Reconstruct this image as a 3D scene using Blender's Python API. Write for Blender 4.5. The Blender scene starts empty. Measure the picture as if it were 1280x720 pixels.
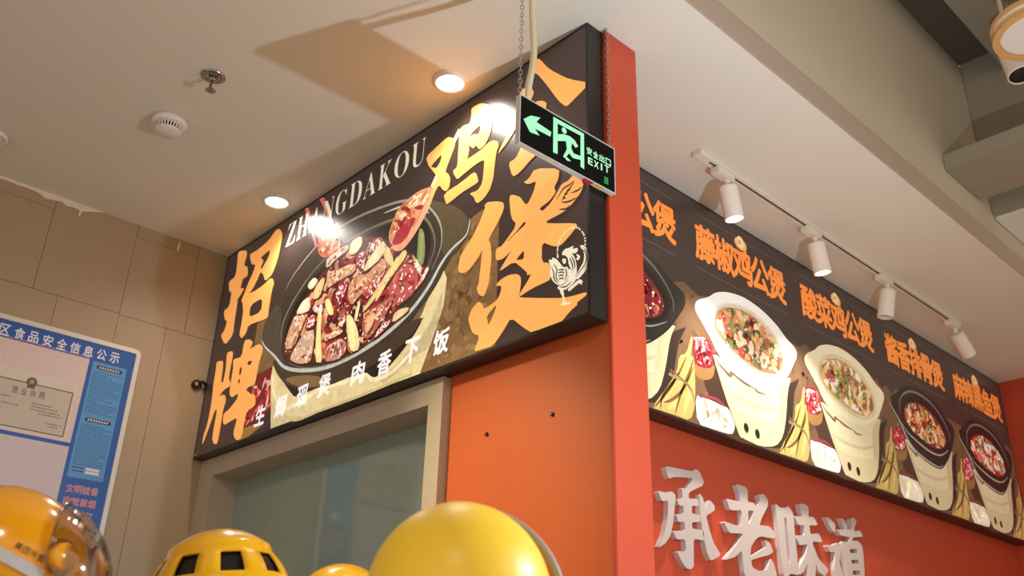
import bpy, bmesh, math, random
import numpy as np
from mathutils import Vector, Matrix
from mathutils.geometry import tessellate_polygon

S = bpy.context.scene
COL = S.collection

# ------------------------------------------------------------------ camera
FPX = 1144.19
CAM = Vector((0, 0, 1.5))
C_R = Vector((0.6860, 0.7272, 0.0261)); C_U = Vector((0.2902, -0.3064, 0.9066)); C_F = Vector((-0.6673, 0.6143, 0.4212))
cd = bpy.data.cameras.new('camera'); cam = bpy.data.objects.new('camera', cd); COL.objects.link(cam)
cd.sensor_width = 36; cd.lens = FPX / 1280 * 36; cd.clip_start = 0.02
cam.matrix_world = Matrix(((C_R.x, C_U.x, -C_F.x, CAM.x), (C_R.y, C_U.y, -C_F.y, CAM.y), (C_R.z, C_U.z, -C_F.z, CAM.z), (0, 0, 0, 1)))
cd.dof.use_dof = True; cd.dof.focus_distance = 2.7; cd.dof.aperture_fstop = 4.5
S.camera = cam

# ------------------------------------------------------------------ world, lights, exposure
w = bpy.data.worlds.new('world'); S.world = w; w.use_nodes = True
w.node_tree.nodes['Background'].inputs[0].default_value = (1.0, 0.84, 0.66, 1)
w.node_tree.nodes['Background'].inputs[1].default_value = 0.82
S.view_settings.view_transform = 'Standard'; S.view_settings.look = 'None'
S.view_settings.exposure = 0.12; S.view_settings.gamma = 1; S.view_settings.use_curve_mapping = False
H = 3.25

def light(name, typ, loc, power, color, aim=None, **kw):
    l = bpy.data.lights.new(name, typ); l.energy = power; l.color = color
    for k, v in kw.items(): setattr(l, k, v)
    o = bpy.data.objects.new(name, l); COL.objects.link(o); o.location = loc
    if aim is not None:
        o.rotation_euler = (Vector(aim) - Vector(loc)).to_track_quat('-Z', 'Y').to_euler()
    return o
# small bright lamp standing low beside the shop corner (throws the shadows over the ceiling)
light('low_lamp', 'POINT', (-0.40, 1.62, 2.08), 48, (0.78, 0.89, 1.0), shadow_soft_size=0.012)
# ceiling spots of the hall behind the camera
light('hall_spot', 'SPOT', (-2.55, -0.35, 3.2), 230, (1.0, 0.84, 0.56), aim=(-1.74, 1.56, 1.93), spot_size=math.radians(24), spot_blend=1.0, shadow_soft_size=0.05)
light('hall_lamp', 'SPOT', (0.6, -0.8, 3.6), 60, (1.0, 0.88, 0.74), aim=(-1.6, 1.5, 2.2), spot_size=math.radians(100), spot_blend=1.0, shadow_soft_size=0.12)

# ------------------------------------------------------------------ helpers
def lin(c):
    r = []
    for v in c[:3]:
        v = v / 255
        r.append(v / 12.92 if v <= 0.04045 else ((v + 0.055) / 1.055) ** 2.4)
    return (*r, 1)

def mat(name, color, rough=0.5, metal=0.0, spec=0.5, var=0.0, scale=8, bump=0.0, stretch=(1, 1, 1), emit=None, estr=0.0, coat=0.0, ior=1.45):
    m = bpy.data.materials.new(name); m.use_nodes = True
    nt = m.node_tree; b = nt.nodes['Principled BSDF']
    b.inputs['Roughness'].default_value = rough; b.inputs['Metallic'].default_value = metal
    b.inputs['Specular IOR Level'].default_value = spec; b.inputs['IOR'].default_value = ior
    b.inputs['Coat Weight'].default_value = coat; b.inputs['Coat Roughness'].default_value = 0.08
    c = lin(color)
    tc = nt.nodes.new('ShaderNodeTexCoord'); mp = nt.nodes.new('ShaderNodeMapping'); mp.inputs['Scale'].default_value = stretch
    nz = nt.nodes.new('ShaderNodeTexNoise'); nz.inputs['Scale'].default_value = scale; nz.inputs['Detail'].default_value = 4
    nt.links.new(tc.outputs['Object'], mp.inputs[0]); nt.links.new(mp.outputs[0], nz.inputs[0])
    mx = nt.nodes.new('ShaderNodeMix'); mx.data_type = 'RGBA'
    mx.inputs[6].default_value = tuple(v * (1 - var) for v in c[:3]) + (1,)
    mx.inputs[7].default_value = tuple(min(1, v * (1 + var)) for v in c[:3]) + (1,)
    nt.links.new(nz.outputs[0], mx.inputs[0]); nt.links.new(mx.outputs[2], b.inputs['Base Color'])
    if bump:
        bp = nt.nodes.new('ShaderNodeBump'); bp.inputs['Strength'].default_value = bump; bp.inputs['Distance'].default_value = 0.01
        nt.links.new(nz.outputs[0], bp.inputs['Height']); nt.links.new(bp.outputs[0], b.inputs['Normal'])
    if emit is not None:
        b.inputs['Emission Color'].default_value = lin(emit); b.inputs['Emission Strength'].default_value = estr
    return m

def print_mat(name, rough, estr, noise=0.12):
    """printed sheet: colour comes from the print itself (a mesh attribute); backlit by estr"""
    m = bpy.data.materials.new(name); m.use_nodes = True
    nt = m.node_tree; b = nt.nodes['Principled BSDF']
    a = nt.nodes.new('ShaderNodeAttribute'); a.attribute_name = 'ink'
    nz = nt.nodes.new('ShaderNodeTexNoise'); nz.inputs['Scale'].default_value = 60; nz.inputs['Detail'].default_value = 5
    tc = nt.nodes.new('ShaderNodeTexCoord'); nt.links.new(tc.outputs['Object'], nz.inputs[0])
    mr = nt.nodes.new('ShaderNodeMapRange'); mr.inputs[1].default_value = 0.3; mr.inputs[2].default_value = 0.7
    mr.inputs[3].default_value = 1 - noise; mr.inputs[4].default_value = 1 + noise
    nt.links.new(nz.outputs[0], mr.inputs[0])
    mx = nt.nodes.new('ShaderNodeVectorMath'); mx.operation = 'SCALE'
    nt.links.new(a.outputs['Color'], mx.inputs[0]); nt.links.new(mr.outputs[0], mx.inputs[3])
    nt.links.new(mx.outputs[0], b.inputs['Base Color']); nt.links.new(mx.outputs[0], b.inputs['Emission Color'])
    b.inputs['Emission Strength'].default_value = estr; b.inputs['Roughness'].default_value = rough
    return m

def link(name, me, m, parent=None, smooth=False):
    o = bpy.data.objects.new(name, me); COL.objects.link(o)
    if m is not None: me.materials.append(m)
    if parent is not None: o.parent = parent
    if smooth:
        for p in me.polygons: p.use_smooth = True
    return o

def tag(o, label, cat, group=None):
    o['label'] = label; o['category'] = cat
    if group: o['group'] = group
    return o

def struct(o):
    o['kind'] = 'structure'; return o

def thing(name, label, cat, loc=(0, 0, 0), group=None):
    o = bpy.data.objects.new(name, None); COL.objects.link(o); o.location = loc
    o.empty_display_size = 0.05
    return tag(o, label, cat, group)

class MB:
    def __init__(s): s.v = []; s.f = []; s.c = []
    def add(s, vs, fs, col=None):
        n = len(s.v); s.v += [tuple(v) for v in vs]; s.f += [tuple(i + n for i in f) for f in fs]
        s.c += [col] * len(fs); return s
    def box(s, a, b):
        x0, y0, z0 = a; x1, y1, z1 = b
        return s.add([(x0, y0, z0), (x1, y0, z0), (x1, y1, z0), (x0, y1, z0), (x0, y0, z1), (x1, y0, z1), (x1, y1, z1), (x0, y1, z1)],
                     [(0, 3, 2, 1), (4, 5, 6, 7), (0, 1, 5, 4), (1, 2, 6, 5), (2, 3, 7, 6), (3, 0, 4, 7)])
    def cyl(s, p, q, r0, r1=None, n=16, caps=True):
        r1 = r0 if r1 is None else r1
        p = Vector(p); q = Vector(q); d = (q - p).normalized()
        a = d.orthogonal().normalized(); b = d.cross(a)
        vs = [p + (a * math.cos(t) + b * math.sin(t)) * r0 for t in [2 * math.pi * i / n for i in range(n)]]
        vs += [q + (a * math.cos(t) + b * math.sin(t)) * r1 for t in [2 * math.pi * i / n for i in range(n)]]
        fs = [(i, (i + 1) % n, n + (i + 1) % n, n + i) for i in range(n)]
        if caps: fs += [tuple(range(n - 1, -1, -1)), tuple(range(n, 2 * n))]
        return s.add(vs, fs)
    def lathe(s, prof, o=(0, 0, 0), axis=(0, 0, 1), n=32, close=False):
        o = Vector(o); d = Vector(axis).normalized(); a = d.orthogonal().normalized(); b = d.cross(a)
        vs = []
        for r, h in prof:
            for i in range(n):
                t = 2 * math.pi * i / n
                vs.append(o + d * h + (a * math.cos(t) + b * math.sin(t)) * max(r, 1e-5))
        k = len(prof); fs = []
        for j in range(k - 1 if not close else k):
            for i in range(n):
                j2 = (j + 1) % k
                fs.append((j * n + i, j * n + (i + 1) % n, j2 * n + (i + 1) % n, j2 * n + i))
        return s.add(vs, fs)
    def tube(s, pts, r, n=8):
        pts = [Vector(p) for p in pts]; rings = []; a = None
        for i, p in enumerate(pts):
            d = (pts[min(i + 1, len(pts) - 1)] - pts[max(i - 1, 0)]).normalized()
            a = d.orthogonal().normalized() if a is None else (a - d * a.dot(d)).normalized()
            b = d.cross(a)
            rings.append([p + (a * math.cos(2 * math.pi * k / n) + b * math.sin(2 * math.pi * k / n)) * r for k in range(n)])
        vs = [v for rg in rings for v in rg]; fs = []
        for j in range(len(rings) - 1):
            for k in range(n): fs.append((j * n + k, j * n + (k + 1) % n, (j + 1) * n + (k + 1) % n, (j + 1) * n + k))
        fs += [tuple(range(n - 1, -1, -1)), tuple(range((len(rings) - 1) * n, len(rings) * n))]
        return s.add(vs, fs)
    def build(s, name, m, parent=None, smooth=False, bevel=0):
        me = bpy.data.meshes.new(name); me.from_pydata(s.v, [], s.f); me.update()
        if any(c is not None for c in s.c):
            at = me.attributes.new('ink', 'FLOAT_COLOR', 'FACE')
            buf = np.array([c if c is not None else (1, 1, 1, 1) for c in s.c], dtype=np.float32).ravel()
            at.data.foreach_set('color', buf)
        else:
            bm = bmesh.new(); bm.from_mesh(me); bmesh.ops.recalc_face_normals(bm, faces=bm.faces)
            if bevel: bmesh.ops.bevel(bm, geom=bm.edges, offset=bevel, segments=2, affect='EDGES')
            bm.to_mesh(me); bm.free()
        return link(name, me, m, parent, smooth)

def ray(x, y): return C_R * ((x - 640) / FPX) + C_U * (-(y - 360) / FPX) + C_F
class Plane:
    """a flat board: origin o, axes u (right as read), v (up), n (out of its face)"""
    def __init__(s, o, u, v):
        s.o = Vector(o); s.u = Vector(u).normalized(); s.v = Vector(v).normalized(); s.n = s.u.cross(s.v)
    def from_photo(s, x, y):
        d = ray(x, y); t = (s.o - CAM).dot(s.n) / d.dot(s.n); p = CAM + d * t - s.o
        return (p.dot(s.u), p.dot(s.v))
    def at(s, q, h=0.0): return s.o + s.u * q[0] + s.v * q[1] + s.n * h
    def trace(s, ox, oy, k, pts): return [s.from_photo(ox + x / k, oy + y / k) for x, y in pts]

LAY = 0.00012
def smooth_poly(p, it=1, r=0.22):
    for _ in range(it):
        o = []
        for i in range(len(p)):
            a = p[i]; b = p[(i + 1) % len(p)]
            o.append((a[0] + (b[0] - a[0]) * r, a[1] + (b[1] - a[1]) * r)); o.append((b[0] - (b[0] - a[0]) * r, b[1] - (b[1] - a[1]) * r))
        p = o
    return p
def sheet(mb, pl, polys, lay, col):
    """flat printed patch (outer outline + holes)"""
    tr = tessellate_polygon([[Vector((a, b, 0)) for a, b in p] for p in polys])
    flat = [q for p in polys for q in p]
    vs = [pl.at(q, lay * LAY) for q in flat]
    fs = []
    for t in tr:
        a, b, c = [flat[i] for i in t]
        if (b[0] - a[0]) * (c[1] - a[1]) - (b[1] - a[1]) * (c[0] - a[0]) < 0: t = (t[0], t[2], t[1])
        fs.append(tuple(t))
    mb.add(vs, fs, lin(col))
def stroke(mb, pl, pts, wd, lay, col, taper=False):
    L = []; Rr = []
    n = len(pts)
    for i in range(n):
        a = pts[max(0, i - 1)]; b = pts[min(n - 1, i + 1)]
        dx, dy = b[0] - a[0], b[1] - a[1]; l = math.hypot(dx, dy) or 1
        k = wd / 2 * ((1 - abs(2 * i / (n - 1) - 1) ** 2 * 0.85) if taper else 1)
        L.append((pts[i][0] - dy / l * k, pts[i][1] + dx / l * k)); Rr.append((pts[i][0] + dy / l * k, pts[i][1] - dx / l * k))
    vs = [pl.at(q, lay * LAY) for q in L + Rr]
    mb.add(vs, [(i + n, i + n + 1, i + 1, i) for i in range(n - 1)], lin(col))
def spline(pts, k=5):
    o = []
    for i in range(len(pts) - 1):
        p0 = pts[max(i - 1, 0)]; p1 = pts[i]; p2 = pts[i + 1]; p3 = pts[min(i + 2, len(pts) - 1)]
        for j in range(k):
            t = j / k
            o.append(tuple(0.5 * (2 * p1[d] + (p2[d] - p0[d]) * t + (2 * p0[d] - 5 * p1[d] + 4 * p2[d] - p3[d]) * t * t + (3 * p1[d] - p0[d] - 3 * p2[d] + p3[d]) * t ** 3) for d in range(len(p1))))
    return o + [pts[-1]]
def ell(cx, cy, a, b, rot=0, n=24):
    return [(cx + a * math.cos(t) * math.cos(rot) - b * math.sin(t) * math.sin(rot), cy + a * math.cos(t) * math.sin(rot) + b * math.sin(t) * math.cos(rot)) for t in [2 * math.pi * i / n for i in range(n)]]
def inside(q, p):
    c = False
    for i in range(len(p)):
        a = p[i]; b = p[i - 1]
        if (a[1] > q[1]) != (b[1] > q[1]) and q[0] < (b[0] - a[0]) * (q[1] - a[1]) / (b[1] - a[1]) + a[0]: c = not c
    return c
def blob(cx, cy, a, b, rot, rng, n=8, rough=0.3):
    o = []
    for i in range(n):
        t = 2 * math.pi * i / n; k = 1 + rng.uniform(-rough, rough)
        x, y = a * math.cos(t) * k, b * math.sin(t) * k
        o.append((cx + x * math.cos(rot) - y * math.sin(rot), cy + x * math.sin(rot) + y * math.cos(rot)))
    return o
def scatter(mb, pl, region, n, size, pal, lay, rng, asp=2.0, clip=True):
    xs = [p[0] for p in region]; ys = [p[1] for p in region]; k = 0; tries = 0
    while k < n and tries < n * 30:
        tries += 1
        q = (rng.uniform(min(xs), max(xs)), rng.uniform(min(ys), max(ys)))
        if not inside(q, region): continue
        s_ = size * rng.uniform(0.5, 1.2)
        b = smooth_poly(blob(q[0], q[1], s_ * asp ** 0.5, s_ / asp ** 0.5, rng.uniform(0, 3.14), rng), 1)
        if clip and not all(inside(z, region) for z in b): continue
        sheet(mb, pl, [b], lay + (k % 5) * 0.18, rng.choice(pal)); k += 1

_txt = {}
def glyph(ch, bold):
    if (ch, bold) not in _txt:
        c = bpy.data.curves.new('glyph', 'FONT'); c.body = ch; c.size = 1; c.offset = bold; c.resolution_u = 4
        o = bpy.data.objects.new('glyph', c); COL.objects.link(o)
        me = o.to_mesh()
        vs = [(v.co.x, v.co.y) for v in me.vertices]; fs = [tuple(p.vertices) for p in me.polygons]
        o.to_mesh_clear(); bpy.data.objects.remove(o); bpy.data.curves.remove(c)
        _txt[(ch, bold)] = (vs, fs)
    return _txt[(ch, bold)]
def put_glyph(mb, pl, ch, c, wd, ht, lay, col, bold=0.02, shear=0.0, rot=0.0):
    """one character, its box centred at c (board metres); heavier weights are overprinted with small shifts"""
    vs, fs = glyph(ch, min(bold, 0.0))
    if not vs: return
    x0 = min(v[0] for v in vs); x1 = max(v[0] for v in vs); y0 = min(v[1] for v in vs); y1 = max(v[1] for v in vs)
    ff = []
    for f in fs:
        a, b, d = vs[f[0]], vs[f[1]], vs[f[2]]
        cr = (b[0] - a[0]) * (d[1] - a[1]) - (b[1] - a[1]) * (d[0] - a[0])
        ff.append(f if cr >= 0 else tuple(reversed(f)))
    offs = [(0, 0)] if bold <= 0 else [(bold * math.cos(t), bold * math.sin(t)) for t in [math.pi * 2 * k / 8 for k in range(8)]]
    for k, (ox, oy) in enumerate(offs):
        out = []
        for x, y in vs:
            a = ((x - x0) / (x1 - x0) - 0.5 + ox) * wd; b = ((y - y0) / max(y1 - y0, 1e-6) - 0.5 + oy) * ht
            a += shear * b
            out.append(pl.at((c[0] + a * math.cos(rot) - b * math.sin(rot), c[1] + a * math.sin(rot) + b * math.cos(rot)), (lay + k * 0.04) * LAY))
        mb.add(out, ff, lin(col))
def solid_glyph(mb, pl, polys, h0, h1):
    """raised letter: outline + holes, front at height h1"""
    tr = tessellate_polygon([[Vector((a, b, 0)) for a, b in p] for p in polys])
    flat = [q for p in polys for q in p]; n = len(flat)
    vs = [pl.at(q, h1) for q in flat] + [pl.at(q, h0) for q in flat]
    fs = [tuple(t) for t in tr] + [tuple(i + n for i in reversed(t)) for t in tr]
    k = 0
    for p in polys:
        m = len(p)
        fs += [(k + i, k + (i + 1) % m, n + k + (i + 1) % m, n + k + i) for i in range(m)]; k += m
    mb.add(vs, fs)

# ------------------------------------------------------------------ materials
M = {}
M['ceiling'] = mat('ceiling_paint', (222, 217, 204), 0.75, var=0.02, scale=3, bump=0.02)
M['fascia'] = mat('fascia_paint', (200, 187, 165), 0.75, var=0.06, scale=2)
M['lip'] = mat('lip_paint', (182, 162, 144), 0.7, var=0.03, scale=3)
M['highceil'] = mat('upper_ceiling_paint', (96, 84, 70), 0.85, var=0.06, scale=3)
M['beam'] = mat('beam_paint', (150, 140, 122), 0.8, var=0.06, scale=4, bump=0.05)
M['white_ceil'] = mat('far_ceiling_paint', (222, 217, 206), 0.7, var=0.02)
M['red'] = mat('red_paint', (186, 70, 43), 0.42, var=0.05, scale=5, bump=0.02)
M['orange'] = mat('orange_paint', (196, 96, 50), 0.32, var=0.04, scale=5, bump=0.02)
M['wood'] = mat('wall_board_laminate', (166, 142, 114), 0.5, var=0.07, scale=14, stretch=(1, 14, 0.7), bump=0.05)
M['joint'] = mat('joint_dark', (70, 54, 38), 0.8)
M['plaster'] = mat('plaster', (222, 208, 190), 0.8, var=0.05, scale=30, bump=0.2)
M['frame_wood'] = mat('frame_laminate', (178, 164, 146), 0.45, var=0.07, scale=20, stretch=(1, 1, 10), bump=0.04)
M['pane'] = mat('frosted_teal_pane', (140, 160, 152), 0.07, spec=0.9, var=0.05, scale=3, stretch=(10, 1, 0.6), ior=1.6)
M['black'] = mat('black_aluminium', (34, 30, 28), 0.35, var=0.06, spec=0.5)
M['blackplastic'] = mat('black_plastic', (20, 19, 18), 0.4)
M['steel'] = mat('brushed_steel', (170, 166, 160), 0.25, metal=1.0, var=0.06, scale=30)
M['galv'] = mat('galvanised_chain', (170, 165, 155), 0.35, metal=0.8, var=0.1, scale=40)
M['conduit'] = mat('cream_conduit', (205, 192, 160), 0.5, var=0.05, scale=20)
M['white'] = mat('white_enamel', (228, 222, 214), 0.4, var=0.02)
M['spotwhite'] = mat('spot_white_enamel', (226, 216, 204), 0.42, var=0.02)
M['lens_on'] = mat('lit_lens', (255, 250, 240), 0.3, emit=(255, 250, 240), estr=4)
M['lens_off'] = mat('unlit_lens', (150, 150, 150), 0.15, metal=0.6)
M['letter'] = mat('grey_acrylic_letter', (192, 177, 171), 0.45, var=0.03, scale=12)
M['letter_print'] = print_mat('sign_ink_front', 0.28, 0.50, 0.02)
M['pic'] = print_mat('sign_picture_front', 0.28, 0.50, 0.14)
M['menu_print'] = print_mat('sign_ink_menu', 0.3, 0.30, 0.02)
M['menu_pic'] = print_mat('sign_picture_menu', 0.3, 0.22, 0.06)
M['board_print'] = print_mat('notice_ink', 0.35, 0.0, 0.03)
M['exit_print'] = print_mat('exit_ink', 0.08, 0.35, 0.02)
M['alu'] = mat('aluminium_trim', (205, 200, 194), 0.4, metal=0.25, var=0.03, scale=20)
M['helmet'] = mat('yellow_helmet_gloss', (240, 180, 20), 0.22, var=0.03, coat=0.6)
M['helmet_o'] = mat('amber_helmet_gloss', (236, 158, 16), 0.2, var=0.03, coat=0.6)
M['helmet_m'] = mat('yellow_helmet_satin', (250, 208, 58), 0.42, var=0.02)
M['tape'] = mat('grey_reflective_tape', (190, 188, 190), 0.4, var=0.05, scale=60)
M['rubber'] = mat('grey_rubber', (150, 142, 130), 0.5)
M['lampwood'] = mat('lamp_ash_wood', (206, 160, 96), 0.5, var=0.12, scale=20, stretch=(1, 6, 1))
M['gold'] = mat('floor_tile', (206, 198, 184), 0.4, var=0.04)
M['brass'] = mat('brass_bulb', (150, 80, 60), 0.3, metal=0.7)
def glassy(name, tint, alpha):
    m = bpy.data.materials.new(name); m.use_nodes = True; nt = m.node_tree
    for n in list(nt.nodes): nt.nodes.remove(n)
    o = nt.nodes.new('ShaderNodeOutputMaterial'); t = nt.nodes.new('ShaderNodeBsdfTransparent'); g = nt.nodes.new('ShaderNodeBsdfGlossy')
    t.inputs[0].default_value = lin(tint); g.inputs['Roughness'].default_value = 0.06
    mx = nt.nodes.new('ShaderNodeMixShader'); fr = nt.nodes.new('ShaderNodeLayerWeight'); fr.inputs[0].default_value = 0.25
    ad = nt.nodes.new('ShaderNodeMath'); ad.operation = 'MULTIPLY_ADD'; ad.inputs[1].default_value = 0.55; ad.inputs[2].default_value = alpha
    nt.links.new(fr.outputs['Facing'], ad.inputs[0]); nt.links.new(ad.outputs[0], mx.inputs[0])
    nt.links.new(t.outputs[0], mx.inputs[1]); nt.links.new(g.outputs[0], mx.inputs[2]); nt.links.new(mx.outputs[0], o.inputs[0])
    return m
M['visor'] = glassy('clear_visor', (236, 232, 228), 0.06)

# ------------------------------------------------------------------ key planes of the place
XL = -3.43          # left wall
YA = 1.491          # face of the front sign
YW = 1.558          # front wall
XC = -1.328         # outer face of the corner post
XB = -1.71          # face of the menu sign
XW = -1.78          # menu wall
YE = 5.297          # end wall
XS = -1.10          # soffit edge
ZB = 2.364          # lower edge of both signs

# ------------------------------------------------------------------ structure
struct(MB().box((-6, -5, -0.1), (5, 7, 0)).build('floor', M['gold']))
struct(MB().box((XL - 0.2, -3.0, H), (XS, YE + 0.1, H + 0.095)).build('ceiling', M['ceiling']))
tr = struct(MB().box((XS, -3.0, H + 0.0005), (XS + 0.006, YE + 0.1, H + 0.095)).build('trim_1', M['lip']))
struct(MB().box((XS - 0.12, -3.0, H + 0.0955), (XS - 0.004, YE + 0.1, 4.257)).build('wall_soffit', M['fascia']))
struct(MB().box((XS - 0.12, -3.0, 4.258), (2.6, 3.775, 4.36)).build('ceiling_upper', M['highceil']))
def beam(name, a, b, m): return struct(MB().box(a, b).build(name, m, bevel=0.004))
beam('trim_2', (XS - 0.003, 3.776, 3.47), (2.6, 3.98, 4.36), M['beam'])
beam('trim_3', (XS - 0.003, 3.32, 3.487), (2.6, 3.65, 3.56), M['beam'])
beam('trim_4', (-0.93, -3.0, 4.14), (-0.62, 3.775, 4.257), M['beam'])
struct(MB().box((XS, 3.80, 3.455), (2.6, YE + 1.6, 3.4695)).build('ceiling_far', M['white_ceil']))

# left wall with its laminate boards
wl = struct(MB().box((XL - 0.1, -3.0, 0), (XL - 0.008, YW + 0.1, H)).build('wall_left', M['joint']))
g = 0.0016
boards = []
def rect(y0, y1, z0, z1): boards.append((y0, y1, z0, z1))
ys = [-3.0, -1.9, -1.2, -0.5, 0.10, 0.44]
for a, b in zip(ys[:-1], ys[1:]): rect(a, b, 0.9, 3.194)
rect(-3.0, 0.781, 3.194, H)                      # strip under the ceiling
rect(0.44, 0.781, 2.861, 3.194)
rect(0.781, 1.10, 2.861, H)
rect(1.10, 1.364, 2.857, 3.198)
rect(1.10, 1.364, 3.198, H)
rect(1.364, YW, 2.857, H)
rect(0.44, 0.870, 0.9, 2.861); rect(0.870, 1.289, 0.9, 2.861) if False else None
rect(0.870, 1.10, 0.9, 2.861); rect(1.10, 1.289, 0.9, 2.857); rect(1.289, YW, 0.9, 2.857)
for a, b in zip(ys + [0.870, 1.289], ys[1:] + [0.870, 1.289, YW]):
    if a < b: rect(a, b, 0.0, 0.9)
for y0, y1, z0, z1 in boards:
    MB().box((XL - 0.008, y0 + g / 2, z0 + g / 2), (XL, y1 - g / 2, z1 - g / 2)).build('wall_board', M['wood'], wl)

# front wall (orange) and window
struct(MB().box((-1.935, YW, 0), (XC - 0.0125, 1.68, H)).build('wall_front', M['orange']))
struct(MB().box((XL, YW, 2.30), (-1.936, 1.68, H)).build('wall_front_lintel', M['orange']))
struct(MB().box((XL, YW + 0.002, 0), (-1.936, 1.68, 0.85)).build('wall_front_sill', M['orange']))
struct(MB().box((XC - 0.012, YW - 0.006, 0), (XC, 1.683, H)).build('trim_post', M['red'], bevel=0.002))
wz0, wz1, wx0, wx1, fy, gy = 0.86, 2.29, -3.315, -2.0, 1.530, 1.64
win = bpy.data.objects.new('window_1', None); COL.objects.link(win); win.location = (0, 0, 0); struct(win)
MB().box((XL + 0.001, fy, wz0), (wx0, gy + 0.02, 2.362)).build('jamb', M['frame_wood'], win)
MB().box((wx1, fy, wz0), (-1.937, gy + 0.02, 2.362)).build('jamb', M['frame_wood'], win)
MB().box((wx0 + 0.0005, fy, wz1), (wx1 - 0.0005, gy + 0.02, 2.362)).build('head_rail', M['frame_wood'], win)
MB().box((wx0 + 0.0005, fy - 0.03, wz0 - 0.04), (wx1 - 0.0005, gy + 0.02, wz0)).build('sill', M['frame_wood'], win)
MB().box((wx0 + 0.0005, gy, wz0), (wx1 - 0.0005, gy + 0.012, wz1 - 0.0005)).build('pane', M['pane'], win)

# menu wall and end wall
struct(MB().box((XW - 0.1, 1.684, 0), (XW, YE, H)).build('wall_right', M['red']))
struct(MB().box((XW - 0.1, YE + 0.0005, 0), (XS - 0.001, YE + 0.12, H)).build('wall_end', M['red']))
struct(MB().box((XS, YE + 1.6, 0), (2.6, YE + 1.72, 3.455)).build('wall_far', M['white_ceil']))

# ------------------------------------------------------------------ front sign
PA = Plane((-3.425, YA, ZB), (1, 0, 0), (0, 0, 1))
AW, AH = 2.084, H - 0.002 - ZB
sa = thing('shop_sign', 'large black box sign with orange brush characters and clay pot picture above the window', 'sign', (-2.383, YA + 0.03, ZB))
def kid(mb, name, m, parent, **k):
    o = mb.build(name, m, None, **k)
    o.parent = parent; o.matrix_parent_inverse = Matrix.Translation(parent.location).inverted()
    return o
kid(MB().box((-3.425, YA + 0.002, ZB), (-1.341, YW - 0.008, H - 0.002)), 'box_body', M['black'], sa)
e = 0.008
fr = MB()
for a, b in (((-3.425, YA, ZB), (-1.341, YA + 0.0019, ZB + e)), ((-3.425, YA, H - 0.002 - e), (-1.341, YA + 0.0019, H - 0.002)),
             ((-3.425, YA, ZB + e), (-3.425 + e, YA + 0.0019, H - 0.002 - e)), ((-1.341 - e, YA, ZB + e), (-1.341, YA + 0.0019, H - 0.002 - e))): fr.box(a, b)
kid(fr, 'edge_frame', M['black'], sa)
BG = (58, 46, 43)
mb = MB(); sheet(mb, PA, [[(e, e), (AW - e, e), (AW - e, AH - e), (e, AH - e)]], 0, BG)
kid(mb, 'face_print', M['letter_print'], sa)
rng = random.Random(4)
def TA(ox, oy, k, pts): return PA.trace(ox, oy, k, pts)
def lim(p, x0=0.009, x1=AW - 0.009, y0=0.009, y1=AH - 0.009): return [(min(max(a, x0), x1), min(max(b, y0), y1)) for a, b in p]
# picture: wooden ground, chilli bowl
mb = MB()
wood_bg = lim(TA(0, 0, 1, [(624, 273), (603, 262), (590, 272), (560, 330), (490, 440), (470, 490), (545, 462), (619, 434)]))
sheet(mb, PA, [wood_bg], 1, (122, 92, 58))
scatter(mb, PA, wood_bg, 130, 0.020, [(130, 100, 64), (114, 86, 54), (138, 108, 72), (108, 80, 50), (126, 95, 60)], 1.5, rng, 1.8)
scatter(mb, PA, wood_bg, 60, 0.009, [(150, 122, 86), (142, 112, 76), (98, 72, 44)], 2.5, rng, 2.5)
kid(mb, 'wooden_ground_picture', M['pic'], sa); mb = MB()
leftg = lim(TA(0, 0, 1, [(316, 442), (322, 404), (350, 385), (350, 480), (338, 537), (300, 552), (303, 530), (322, 468)]))
sheet(mb, PA, [leftg], 1, (118, 92, 58))
sheet(mb, PA, [lim(TA(0, 0, 1, [(305, 530), (330, 522), (342, 500), (340, 537), (300, 554)]))], 2, (48, 34, 30))
sheet(mb, PA, [lim(TA(0, 0, 1, [(303, 536), (318, 530), (330, 530), (310, 546), (299, 552)]))], 2.2, (150, 112, 56))
kid(mb, 'bowl_picture', M['pic'], sa)
mb = MB()
chr_ = lim(TA(0, 0, 1, [(322, 468), (345, 456), (343, 500), (330, 524), (304, 534), (306, 512)]))
sheet(mb, PA, [chr_], 3, (110, 20, 30))
scatter(mb, PA, chr_, 60, 0.014, [(190, 40, 50), (160, 24, 40), (226, 110, 100), (235, 170, 150), (205, 60, 60), (120, 16, 30)], 3.4, rng, 2.6)
kid(mb, 'chilli_picture', M['pic'], sa)
# picture: cream stove, dark pot
mb = MB()
k6 = (240, 420, 4)
cream = lim(TA(*k6, [(393, 472), (395, 210), (405, 150), (430, 150), (460, 215), (900, 160), (1130, -60), (1200, -230), (1255, -340), (1275, -290), (1258, -150), (1215, -20), (1140, 192), (840, 298)]))
sheet(mb, PA, [cream], 4, (226, 210, 158))
sheet(mb, PA, [lim(TA(*k6, [(905, 205), (1000, 165), (1120, 40), (1200, -80), (1255, -230), (1250, -120), (1205, 0), (1185, 60), (1090, 120), (960, 240)]))], 4.3, (196, 182, 140))
sheet(mb, PA, [lim(TA(*k6, [(395, 330), (430, 360), (480, 400), (560, 400), (393, 470)]))], 4.3, (210, 194, 142))
stroke(mb, PA, spline(lim(TA(*k6, [(400, 200), (415, 300), (470, 360), (560, 320), (640, 268), (780, 225), (870, 190), (905, 220), (1000, 180), (1090, 90)]))), 0.014, 4.6, (246, 234, 192))
stroke(mb, PA, spline(lim(TA(*k6, [(420, 330), (500, 420), (640, 400), (840, 300), (1100, 190)]))), 0.01, 4.5, (204, 188, 136))
kid(mb, 'stove_picture', M['pic'], sa)
mb = MB()
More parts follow.
